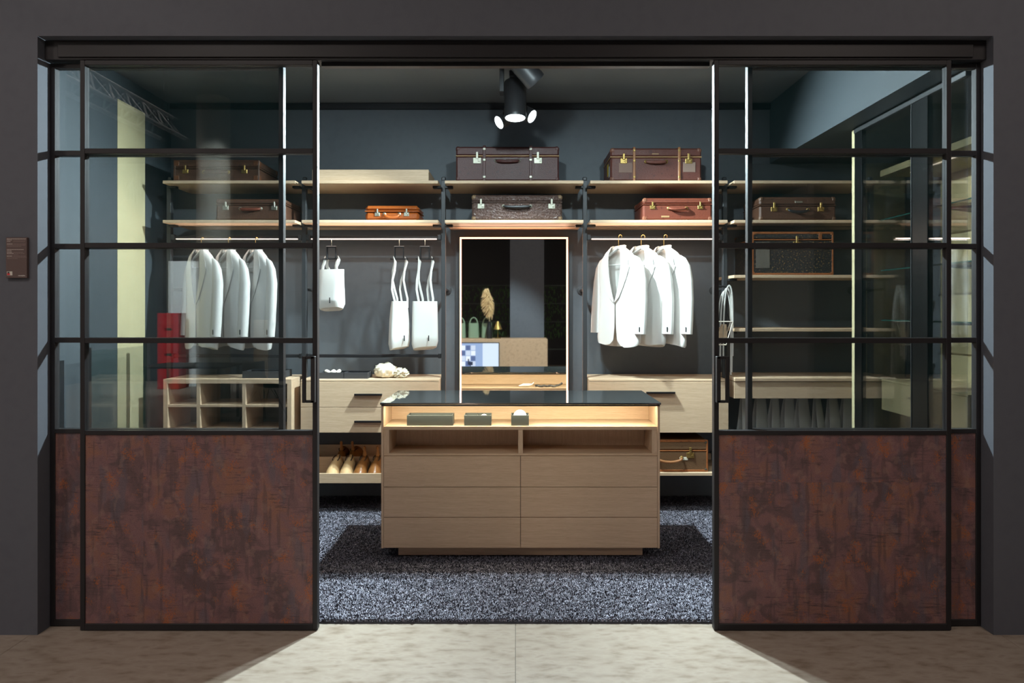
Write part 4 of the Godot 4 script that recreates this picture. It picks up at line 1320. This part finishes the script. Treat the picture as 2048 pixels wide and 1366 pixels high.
func small_things():
	# on the two-drawer unit
	var tr := tray("dark open tray holding shells beside the door stile on the drawer unit", V(-1.365, 0.9905, 5.14), Vector3(0.19, 0.045, 0.16), M.traydark)
	for k in 3:
		var sh := thing("sea_shell", "%s cream shell in the dark tray on the drawer unit" % ["curled left", "flat middle", "pointed right"][k], "shell", V(-1.40 + 0.032 * k, 0.998, 5.13), 0.6 * k, "cream shells in the tray")
		var rows := []
		for i in 10:
			var f := i / 9.0
			var ring := []
			for j in 12:
				var a := TAU * j / 12.0
				var r := 0.022 * sin(f * PI * 0.9 + 0.15) + 0.001
				ring.append(Vector3(cos(a) * r + 0.02 * f * (k - 1), 0.020 + f * 0.035, sin(a) * r * 0.7) + Vector3(0.003 * sin(a * 4.0), 0, 0))
			rows.append(ring)
		var m := MB.new()
		m.grid(rows)
		part(sh, "shell_body", m, M.bone)
	tray("empty dark open tray between the shells and the sponge", V(-1.185, 0.9905, 5.14), Vector3(0.18, 0.045, 0.16), M.traydark)
	var sp := thing("sea_sponge", "round cream sea sponge with a crumbly stalk on the drawer unit", "sponge", V(-0.98, 0.990, 5.15))
	lump(sp, "sponge_body", Vector3(0, 0.052, 0), Vector3(0.085, 0.058, 0.07), 0.28, 2.2, 5, M.cork)
	lump(sp, "sponge_stalk", Vector3(0.115, 0.032, 0.01), Vector3(0.055, 0.036, 0.045), 0.75, 4.0, 9, M.cork)
	# on the open unit behind glass
	tray("long black tray on the open oak unit behind the left glass doors", V(-1.86, 0.9985, 5.12), Vector3(0.30, 0.05, 0.2), M.traydark)
	# in the island's niche
	tray("long green-grey tray in the island's lit niche, largest of three", V(-0.512, 0.8085, 4.13), Vector3(0.275, 0.062, 0.10), M.tray)
	tray("square green-grey tray with a divider in the island's lit niche, middle of three", V(-0.226, 0.8085, 4.13), Vector3(0.162, 0.062, 0.10), M.tray, -0.005)
	tray("small green-grey tray with a white disc in the island's lit niche", V(0.027, 0.8085, 4.13), Vector3(0.106, 0.062, 0.10), M.tray)
	var pb := thing("pebble", "small cream pebble lying in the divided tray of the island", "pebble", V(-0.19, 0.815, 4.125))
	lump(pb, "pebble_body", Vector3(0, 0.027, 0), Vector3(0.024, 0.03, 0.02), 0.05, 1.0, 3, M.bone)
	var wd := thing("white_disc", "round white disc standing up in the small tray of the island", "disc", V(0.027, 0.815, 4.14))
	var m2 := MB.new(Vector3.ZERO, Transform3D(Basis(Vector3(1, 0, 0), PI / 2 - 0.25), Vector3(0, 0.040, 0)))
	m2.lathe([Vector2(0.001, -0.007), Vector2(0.036, -0.007), Vector2(0.040, -0.003), Vector2(0.040, 0.003), Vector2(0.036, 0.007), Vector2(0.001, 0.007)], 32)
	part(wd, "disc_body", m2, M.white)
	# jewellery in the rear niche, seen in the mirror
	var jw := thing("bangle", "pale shell shaped bangle in the island's rear niche, seen in the mirror", "jewellery", V(0.10, 0.8085, 4.58))
	var mj := MB.new()
	mj.tube([Vector3(-0.07, 0.010, 0), Vector3(-0.03, 0.020, 0), Vector3(0.02, 0.020, 0), Vector3(0.05, 0.026, 0), Vector3(0.065, 0.045, 0)], [0.006, 0.014, 0.013, 0.006, 0.003], 10)
	part(jw, "bangle_body", mj, M.white)
	jw = thing("necklace", "dark snake shaped necklace in the island's rear niche, seen in the mirror", "jewellery", V(0.30, 0.8085, 4.58))
	mj = MB.new()
	var pj := []
	for k in 20:
		pj.append(Vector3(-0.12 + 0.0125 * k, 0.010 + 0.004 * sin(k * 1.3) + (0.03 * (k - 16) / 3.0 if k > 16 else 0.0), 0.014 * sin(k * 0.9)))
	mj.tube(pj, 0.009, 8)
	part(jw, "chain", mj, M.steel)
	# shoes
	var beige := leather(91, sc(206, 168, 122), sc(190, 150, 104), 0.6)
	var brown := leather(92, sc(140, 90, 48), sc(92, 56, 30), 0.28)
	var gb := leather(93, sc(150, 96, 40), sc(110, 66, 26), 0.45)
	var solem := plain(sc(60, 42, 28), 0.6)
	var treem := plain(sc(170, 112, 54), 0.4)
	var y := 0.2505
	for k in 2:
		shoe(["left", "right"][k] + " shoe of the beige suede pair in the front row of the shoe tray", V(-1.345 + 0.092 * k, y + 0.086, 5.228), 0.0 if k == 1 else -0.06, 0.34, beige, solem, treem, false, "beige shoes")
		shoe(["left", "right"][k] + " shoe of the polished brown pair with wooden trees in the front row", V(-1.142 + 0.095 * k, y + 0.086, 5.228), 0.0 if k == 1 else -0.06, 0.34, brown, solem, treem, true, "polished brown shoes")
		shoe(["left", "right"][k] + " shoe of the tan pair in the rear row of the shoe tray", V(-1.345 + 0.084 * k, 0.3445, 5.262), PI + (0.1 if k == 0 else -0.05), 0.0, gb, solem, treem, true, "tan shoes")
	# cream open frame basket by the straps
	var bk := thing("frame_basket", "small cream open frame basket with pale wedges beside the hanging straps", "basket", V(1.53, 1.245, 5.02))
	var mm := MB.new()
	for z in [-0.03, 0.03]:
		for e in [[Vector3(-0.06, 0.17, z), Vector3(0.06, 0.17, z)], [Vector3(0.06, 0.17, z), Vector3(0.01, 0.0, z)], [Vector3(0.01, 0.0, z), Vector3(-0.05, 0.0, z)], [Vector3(-0.05, 0.0, z), Vector3(-0.06, 0.17, z)]]:
			mm.tube([e[0], e[1]], 0.0035, 6)
	for e in [Vector3(-0.06, 0.17, 0), Vector3(0.06, 0.17, 0), Vector3(0.01, 0.0, 0), Vector3(-0.05, 0.0, 0)]:
		mm.tube([e - Vector3(0, 0, 0.03), e + Vector3(0, 0, 0.03)], 0.0035, 6)
	part(bk, "wire_frame", mm, M.bone)
	for k in 2:
		mm = MB.new()
		mm.prism(PackedVector2Array([Vector2(-0.055 + 0.05 * k, 0.02), Vector2(-0.005 + 0.03 * k, 0.025), Vector2(0.0 + 0.02 * k, 0.15), Vector2(-0.012 + 0.02 * k, 0.15)]), -0.018 + 0.012 * k, -0.006 + 0.012 * k)
		part(bk, "wedge", mm, M.oak)
	mm = MB.new()
	mm.tube([Vector3(0.048, 0.17, 0.0), Vector3(0.048, 0.25, -0.10), Vector3(0.048, 0.25, -0.115)], 0.004, 6)
	part(bk, "hook_arm", mm, M.black)

# ---------------------------------------------------------------- sign
func sign_board():
	var x0 := pxx(13, 3.14)
	var x1 := pxx(55, 3.14)
	var y1 := 1.5 + (620.0 - 475.0) * 3.14 / F
	var y0 := 1.5 + (620.0 - 556.0) * 3.14 / F
	var t := thing("info_sign", "small dark brown information sign with white print left of the doors", "sign", V((x0 + x1) / 2, y0, 3.15))
	var w := x1 - x0
	var h := y1 - y0
	bx(t, "sign_board", Vector3(-w / 2, 0, 0.0005), Vector3(w / 2, h, 0.014), plain(sc(92, 72, 68), 0.5), 0.001)
	# lines of print too small to read in the photograph: rows of short strokes
	var ink := plain(sc(190, 176, 170), 0.7)
	var faint := plain(sc(128, 108, 104), 0.7)
	var m := MB.new()
	var f := MB.new()
	var rows := [[0.965, 1.0, true], [0.935, 0.24, true], [0.90, 0.16, true], [0.84, 0.28, true], [0.70, 0.92, true], [0.668, 0.22, true], [0.635, 0.26, true], [0.605, 0.34, true], [0.54, 0.26, true], [0.935, 1.0, false], [0.90, 0.95, false], [0.84, 1.0, false], [0.81, 1.0, false], [0.78, 0.75, false], [0.635, 0.85, false], [0.605, 0.95, false], [0.572, 0.6, false], [0.54, 1.0, false], [0.51, 1.05, false], [0.48, 0.55, false]]
	for r in rows:
		var x: float = -w / 2 + 0.005 + (0.030 if not r[2] and r[0] in [0.935, 0.90, 0.84, 0.635, 0.605, 0.54] else 0.0)
		var xe: float = -w / 2 + 0.005 + (w - 0.012) * r[1]
		while x < xe:
			var l := 0.002 + rng.randf() * 0.006
			(m if r[2] else f).box(Vector3(x, h * r[0] - 0.0015, 0.0139), Vector3(minf(x + l, xe + 0.002), h * r[0] + 0.0010, 0.0143))
			x += l + 0.0012
	part(t, "print", m, ink)
	part(t, "small_print", f, faint)
	m = MB.new()
	m.box(Vector3(-w / 2 + 0.005, 0.012, 0.0139), Vector3(-w / 2 + 0.030, 0.030, 0.0144))
	part(t, "emblem", m, plain(sc(206, 200, 190), 0.7))
	m = MB.new()
	m.box(Vector3(-w / 2 + 0.006, 0.013, 0.0144), Vector3(-w / 2 + 0.019, 0.021, 0.0147))
	part(t, "emblem_red", m, plain(sc(206, 44, 52), 0.6))
	m = MB.new()
	m.box(Vector3(-w / 2 + 0.008, 0.021, 0.0144), Vector3(-w / 2 + 0.017, 0.028, 0.0147))
	part(t, "emblem_figure", m, plain(sc(60, 46, 46), 0.6))
	var tm := TextMesh.new()
	var sf := SystemFont.new()
	sf.font_names = PackedStringArray(["Droid Sans"])
	sf.font_weight = 700
	tm.font = sf
	tm.text = "raumplus"
	tm.font_size = 32
	tm.pixel_size = 0.00022
	tm.depth = 0.0006
	var mi := MeshInstance3D.new()
	mi.name = "wordmark"
	mi.mesh = tm
	mi.material_override = plain(sc(220, 214, 210), 0.6)
	t.add_child(mi)
	mi.position = Vector3(w / 2 - 0.024, 0.011, 0.0142)

# ---------------------------------------------------------------- the hall behind the lens, seen in the mirror and the glass
func hall_things():
	# reception desk with a screen set in its front
	var t := thing("reception_desk", "brown stone reception desk behind the viewer, seen in the mirror", "desk", V(-0.7, 0, -1.3))
	var o := t.position
	var stone := mottled(95, [sc(168, 134, 106), sc(192, 156, 126), sc(180, 144, 114)], 0.02, 0.5, 1.2)
	bx(t, "desk_front", V(-2.0, 0.0, -1.02), V(0.55, 1.0, -1.06), stone, 0.003, 0, o)
	bx(t, "desk_body", V(-1.98, 0.0, -1.061), V(0.53, 0.96, -1.6), M.dark, 0.003, 0, o)
	bx(t, "desk_top", V(-2.0, 0.961, -1.061), V(0.55, 1.0, -1.62), stone, 0.003, 0, o)
	t = thing("monitor", "wide screen showing a pale office picture on the reception desk front", "monitor", V(-0.62, 0.42, -1.0))
	o = t.position
	bx(t, "bezel", V(-0.965, 0.40, -0.995), V(-0.275, 0.945, -1.0185), M.black, 0.003, 0, o)
	var im := Image.create(256, 192, false, Image.FORMAT_RGB8)
	im.fill(sc(214, 228, 250))
	im.fill_rect(Rect2i(0, 0, 150, 192), sc(150, 172, 214))
	im.fill_rect(Rect2i(0, 150, 150, 42), sc(112, 126, 164))
	for k in 12:
		var cx := (k % 3) * 34 + 4
		var cy := int(k / 3.0) * 34 + 14
		im.fill_rect(Rect2i(cx, cy, 30, 30), [sc(232, 238, 250), sc(88, 104, 150), sc(206, 216, 238)][(k * 7 + int(k / 3.0)) % 3])
	im.fill_rect(Rect2i(58, 118, 26, 22), sc(36, 44, 70))
	im.fill_rect(Rect2i(52, 100, 8, 36), sc(36, 44, 70))
	im.fill_rect(Rect2i(66, 140, 6, 22), sc(50, 58, 84))
	im.fill_rect(Rect2i(52, 160, 36, 4), sc(50, 58, 84))
	var sm := plain(Color.BLACK, 0.3)
	sm.emission_enabled = true
	sm.emission = Color.WHITE
	sm.emission_operator = BaseMaterial3D.EMISSION_OP_MULTIPLY
	sm.emission_texture = ImageTexture.create_from_image(im)
	sm.emission_energy_multiplier = 1.25
	var m := MB.new(o)
	m.quad(V(-0.95, 0.93, -0.9935), V(-0.29, 0.93, -0.9935), V(-0.29, 0.415, -0.9935), V(-0.95, 0.415, -0.9935), Vector3(0, 0, -1), [Vector2(0, 0), Vector2(1, 0), Vector2(1, 1), Vector2(0, 1)])
	m.box(V(-0.95, 0.415, -0.9945), V(-0.29, 0.93, -0.994))
	part(t, "screen", m, sm)
	var ol := OmniLight3D.new()
	ol.name = "screen_light"
	ol.light_color = Color(0.86, 0.92, 1.0)
	ol.light_energy = 0.25
	ol.light_size = 0.01
	ol.omni_range = 14.0
	ol.omni_attenuation = 2.0
	ol.shadow_enabled = true
	t.add_child(ol)
	ol.position = V(-0.62, 0.36, -0.94) - o
	# vase with a pampas plume
	t = thing("pampas_vase", "dry cream pampas plume in a dark vase on the reception desk", "dried plant", V(-0.46, 1.0, -1.25))
	m = MB.new()
	m.lathe([Vector2(0.001, 0.0), Vector2(0.05, 0.0), Vector2(0.06, 0.08), Vector2(0.045, 0.2), Vector2(0.03, 0.28), Vector2(0.034, 0.30)], 20)
	part(t, "vase", m, M.black)
	m = MB.new()
	m.tube([Vector3(0, 0.25, 0), Vector3(0.01, 0.6, 0), Vector3(-0.02, 0.85, 0)], 0.006, 6)
	part(t, "stem", m, M.oak)
	m = MB.new()
	for k in 420:
		var f := rng.randf()
		var b := Vector3(0.03 - 0.06 * f, 0.42 + 0.42 * f, 0)
		var a := rng.randf() * TAU
		var r := 0.05 + 0.07 * sin(f * PI)
		var tip := b + Vector3(cos(a) * r - 0.03, -0.05 - 0.06 * rng.randf() + 0.07 * f, sin(a) * r)
		var mid := (b + tip) / 2 + Vector3(0, 0.035, 0)
		m.tube([b, mid, tip], [0.004, 0.006, 0.001], 4)
	part(t, "plume", m, plain(sc(226, 190, 140), 0.8)).set_meta("kind", "stuff")
	# cone lamp
	t = thing("desk_lamp", "small brass cone lamp on the reception desk beside the vase", "lamp", V(-0.31, 1.0, -1.3))
	m = MB.new()
	m.lathe([Vector2(0.001, 0.0), Vector2(0.05, 0.0), Vector2(0.05, 0.012), Vector2(0.006, 0.016), Vector2(0.006, 0.18)], 20)
	part(t, "stand", m, M.brass)
	m = MB.new()
	m.lathe([Vector2(0.075, 0.16), Vector2(0.02, 0.30), Vector2(0.001, 0.305)], 20)
	part(t, "lamp_shade", m, M.brass)
	# pillar
	t = thing("hall_pillar", "dark grey square pillar standing behind the reception desk", "pillar", V(0.20, 0, -1.9))
	bx(t, "shaft", V(-0.10, 0.0, -1.7), V(0.52, 4.598, -2.3), M.paint, 0.004, 1, t.position)
	# shelf rack with hanging greenery and three green bags
	t = thing("plant_rack", "tall dark rack with trailing green plants behind the reception desk", "rack", V(-0.4, 0, -3.2))
	o = t.position
	for x in [-1.3, -0.52, 0.26, 1.05]:
		bx(t, "rack_post", V(x - 0.015, 0.0, -3.0), V(x + 0.015, 2.0, -3.03), M.black, 0.002, 1, o)
	for y in [0.7, 1.25, 1.62, 1.98]:
		bx(t, "rack_board", V(-1.3, y, -2.99), V(1.05, y + 0.02, -3.3), M.tray, 0.002, 0, o)
	m = MB.new(o)
	for k in 900:
		var x := rng.randf_range(-1.28, 1.03)
		var yb: float = [1.25, 1.62, 1.98][rng.randi() % 3] + 0.02
		var y2 := yb - rng.randf() * 0.34
		var z := 2.96 + rng.randf() * 0.05
		var c := Vector3(x, y2, z)
		var w := 0.012 + rng.randf() * 0.014
		var dv := Vector3(rng.randf_range(-0.02, 0.02), -0.05 - rng.randf() * 0.03, rng.randf_range(-0.01, 0.02))
		m.ftri(c + Vector3(-w / 2, 0, 0), c + Vector3(w / 2, 0, 0), c + dv, Vector3(0, 0, -1))
	part(t, "foliage", m, plain(sc(64, 96, 48), 0.7)).set_meta("kind", "stuff")
	for k in 3:
		t = thing("green_bag", "%s soft green felt bag standing behind the reception desk" % ["left", "middle", "right"][k], "bag", V(-0.98 + 0.235 * k, 1.005, -1.45), 0.0, "green felt bags")
		var rows := []
		for i in 7:
			var f := i / 6.0
			var ring := []
			for j in 20:
				var a := TAU * j / 20.0
				ring.append(Vector3(signf(cos(a)) * pow(absf(cos(a)), 0.6) * 0.095 * (1.0 - 0.08 * f), f * 0.26, sin(a) * 0.05 * (1.0 - 0.5 * f)))
			rows.append(ring)
		m = MB.new()
		m.grid(rows)
		part(t, "bag_body", m, plain(sc(124, 140, 116), 0.9))
		m = MB.new()
		var hp := []
		for i in 9:
			var a := PI * i / 8.0
			hp.append(Vector3(cos(a) * 0.07, 0.24 + 0.12 * sin(a), 0))
		m.tube(hp, 0.012, 8)
		part(t, "bag_handle", m, plain(sc(124, 140, 116), 0.9))
	# stacked red crates and a white panel, reflected in the left door
	for k in 6:
		t = thing("red_crate", "red plastic crate in the hall, %s of the stack by the white panel" % ["lowest", "second from bottom", "third from bottom", "third from top", "second from top", "topmost"][k], "crate", V(-6.55, 0.005 + 0.24 * k, -6.6), 0.0, "stacked red crates")
		crate(t)
	t = thing("display_board", "white board standing behind the red crate stack", "panel", V(-6.5, 0, -7.0))
	bx(t, "board", V(-6.80, 0.0, -6.95), V(-6.22, 2.46, -7.0), M.white, 0.004, 1, t.position)
	t = thing("hall_column", "pale round column in the hall, mirrored in the left glass door", "column", V(-4.43, 0, -3.6))
	m = MB.new()
	m.lathe([Vector2(0.23, 0.0), Vector2(0.23, 4.598)], 40)
	part(t, "shaft", m, plain(sc(176, 166, 152), 0.6))
	t = thing("display_board", "tall beige panel in the hall behind the black chair", "panel", V(-4.0, 0, -4.0))
	bx(t, "board", V(-3.99, 0.0, -3.98), V(-3.78, 1.35, -4.02), plain(sc(226, 196, 160), 0.7), 0.003, 1, t.position)
	t = thing("hall_chair", "black shell chair with wire legs in the hall", "chair", V(-3.34, 0, -2.66), 0.5)
	var rows2 := []
	for i in 11:
		var f := i / 10.0
		var ring := []
		for j in 13:
			var g := j / 12.0 * 2.0 - 1.0
			var a := f * PI * 0.62
			ring.append(Vector3(g * 0.23 * (1.0 - 0.12 * f), 0.45 + 0.36 * pow(f, 2.0) + 0.05 * g * g * (1.0 - f * 0.3), 0.20 - 0.40 * sin(minf(a, PI / 2)) + 0.02 - 0.05 * f + 0.06 * g * g * f))
		var back := ring.duplicate()
		back.reverse()
		for p in back:
			ring.append(p + Vector3(0, -0.008, -0.008))
		rows2.append(ring)
	m = MB.new()
	m.grid(rows2)
	part(t, "seat_shell", m, M.black)
	for sx in [-1.0, 1.0]:
		for sz in [-1.0, 1.0]:
			m = MB.new()
			m.tube([Vector3(sx * 0.10, 0.44, sz * 0.08), Vector3(sx * 0.23, 0.008, sz * 0.22)], 0.007, 6)
			m.tube([Vector3(sx * 0.02, 0.44, sz * 0.10), Vector3(sx * 0.17, 0.20, sz * 0.16)], 0.005, 6)
			part(t, "leg", m, M.black)
	t = thing("hall_table", "dark table beside the black chair in the hall", "table", V(-4.35, 0, -3.1))
	bx(t, "tabletop", V(-4.95, 0.73, -2.5), V(-3.85, 0.755, -3.25), M.black, 0.003, 0, t.position)
	for x in [-4.90, -3.92]:
		for d in [-2.55, -3.17]:
			bx(t, "leg", V(x, 0.0, d), V(x + 0.03, 0.73, d - 0.03), M.black, 0.002, 1, t.position)
	added_hall_spot("added unseen hall ceiling spotlight pointing at the pale round column", Vector3(-3.3, 4.3, 1.9), Vector3(-4.43, 3.0, 3.5), 24.0, 16.0)
	added_hall_spot("added unseen hall ceiling spotlight pointing at the red crates", Vector3(-5.4, 4.3, 1.9), Vector3(-6.5, 1.3, 6.7), 20.0, 105.0)
	added_hall_spot("added unseen hall ceiling spotlight pointing at the reception desk", Vector3(0.3, 4.3, -2.0), Vector3(-0.35, 0.9, 1.05), 18.0, 30.0)
	# lighting truss near the left of the hall
	t = thing("lighting_truss", "grey lattice lighting truss high in the hall, mirrored in the left door", "truss", V(-3.3, 3.15, 0.6))
	for k in 3:
		m = MB.new()
		var oy: float = [0.0, 0.0, 0.2][k]
		var ox: float = [-0.12, 0.12, 0.0][k]
		m.tube([Vector3(ox, oy, 0.75), Vector3(ox, oy, -2.4)], 0.02, 8)
		part(t, "chord", m, M.alu)
	for k in 12:
		m = MB.new()
		var z0 := -2.4 + k * 0.25
		m.tube([Vector3(-0.12, 0, z0), Vector3(0, 0.2, z0 + 0.125), Vector3(0.12, 0, z0 + 0.25)], 0.009, 6)
		m.tube([Vector3(0.12, 0, z0), Vector3(0, 0.2, z0 + 0.125), Vector3(-0.12, 0, z0 + 0.25)], 0.009, 6)
		part(t, "brace", m, M.alu)
	m = MB.new()
	for z in [0.6, -2.2]:
		m.tube([Vector3(0, 0.2, z), Vector3(0, 1.44, z)], 0.008, 6)
	part(t, "hanger_wire", m, M.black)
	truss_tube(t)
	t = thing("display_wall", "brown-grey free standing display wall in the hall, mirrored in the right door", "panel", Vector3(2.8, 0, 1.3))
	bx(t, "board", Vector3(2.77, 0.0, 0.06), Vector3(2.83, 2.69, 2.6), plain(sc(112, 100, 96), 0.6), 0.003, 1, t.position)
	bx(t, "foot", Vector3(2.74, 0.0, 0.05), Vector3(2.86, 0.03, 2.61), M.black, 0.003, 2, t.position)

func truss_tube(t: Node3D):
	bx(t, "tube_lamp", V(0.09, 0.0, 1.42) + Vector3(0, 0, 0.6), V(0.115, 0.022, 1.62) + Vector3(0, 0, 0.6), M.led, 0.003)
	area(t, V(0.12, 0.011, 1.52) + Vector3(0, 0, 0.6), Vector3(0.6, -0.8, 0), Vector2(0.2, 0.02), Color(1.0, 0.93, 0.87), 0.4, "tube_light")

func added_hall_spot(label: String, at: Vector3, to: Vector3, ang: float, e: float):  # added unseen lamps that brighten what the mirror and door glass reflect
	spot_head(label, at, to - at, 0.06, 0.16, true, ang, 0.6, e, Vector3(at.x, 4.598, at.z + 0.05))

func crate(t: Node3D):
	var w := 0.2
	var h := 0.236
	var d := 0.15
	bx(t, "crate_floor", Vector3(-w, 0, -d), Vector3(w, 0.012, d), M.red, 0.003)
	for s in [-1.0, 1.0]:
		var m := MB.new()
		m.box(Vector3(-w, 0.012, s * (d - 0.012)), Vector3(w, h * 0.62, s * d), 0.002)
		m.box(Vector3(-w, h * 0.62, s * (d - 0.012)), Vector3(-0.07, h * 0.82, s * d), 0.002)
		m.box(Vector3(0.07, h * 0.62, s * (d - 0.012)), Vector3(w, h * 0.82, s * d), 0.002)
		m.box(Vector3(-w, h * 0.82, s * (d - 0.014)), Vector3(w, h, s * (d + 0.004)), 0.003)
		part(t, "crate_side", m, M.red)
		m = MB.new()
		m.box(Vector3(s * (w - 0.012), 0.012, -d + 0.012), Vector3(s * w, h, d - 0.012), 0.002)
		part(t, "crate_end", m, M.red)

# ---------------------------------------------------------------- carpet
func carpet():
	var fl := get_node("floor")
	sbox("floor_carpet_base", V(-2.74, -0.012, 3.270), V(3.11, 0.006, 5.448), M.rugback)
	# pile: one tuft mesh of bent blades, scattered
	var m := MB.new()
	for k in 5:
		var a := TAU * k / 5.0 + 0.4
		var u := Vector3(cos(a), 0, sin(a))
		var w := Vector3(-sin(a), 0, cos(a))
		var b0 := u * 0.0015
		var p1 := u * 0.004 + Vector3(0, 0.008, 0)
		var p2 := u * (0.008 + 0.001 * (k % 3)) + Vector3(0, 0.0125 + 0.001 * (k % 2), 0)
		m.tri(b0 - w * 0.0018, b0 + w * 0.0018, p1 + w * 0.0022, u, u, u + Vector3.UP)
		m.tri(b0 - w * 0.0018, p1 + w * 0.0022, p1 - w * 0.0022, u, u + Vector3.UP, u + Vector3.UP)
		m.tri(p1 - w * 0.0022, p1 + w * 0.0022, p2, u + Vector3.UP, u + Vector3.UP, u + Vector3.UP * 2.0)
	var mm := MultiMesh.new()
	mm.transform_format = MultiMesh.TRANSFORM_3D
	mm.use_colors = true
	mm.mesh = m.st.commit()
	var step := 0.0085
	var nx := int(5.72 / step)
	var nz := int(2.17 / step)
	mm.instance_count = nx * nz
	var n := FastNoiseLite.new()
	n.seed = 8
	n.frequency = 2.2
	var k := 0
	for i in nx:
		for j in nz:
			var x := -2.70 + (i + rng.randf()) * step
			var d := 3.268 + (j + rng.randf()) * step
			var s := rng.randf_range(0.8, 1.35)
			var b := Basis(Vector3.UP, rng.randf() * TAU)
			b = Basis(Vector3(1, 0, 0), rng.randf_range(-0.5, 0.5)) * Basis(Vector3(0, 0, 1), rng.randf_range(-0.5, 0.5)) * b
			mm.set_instance_transform(k, Transform3D(b.scaled(Vector3(s, s, s)), V(x, 0.007, d)))
			var v := 0.13 + 0.11 * rng.randf() + 0.04 * n.get_noise_2d(x, d)
			if rng.randf() < 0.28:
				v = 0.38
			mm.set_instance_color(k, Color(v * 1.0, v * 0.955, v * 1.15))
			k += 1
	var mi := MultiMeshInstance3D.new()
	mi.name = "carpet_pile"
	mi.multimesh = mm
	mi.material_override = M.pile
	add_child(mi)
	tag(mi, "shaggy dark blue-grey carpet pile covering the dressing room floor", "carpet", "", "stuff")
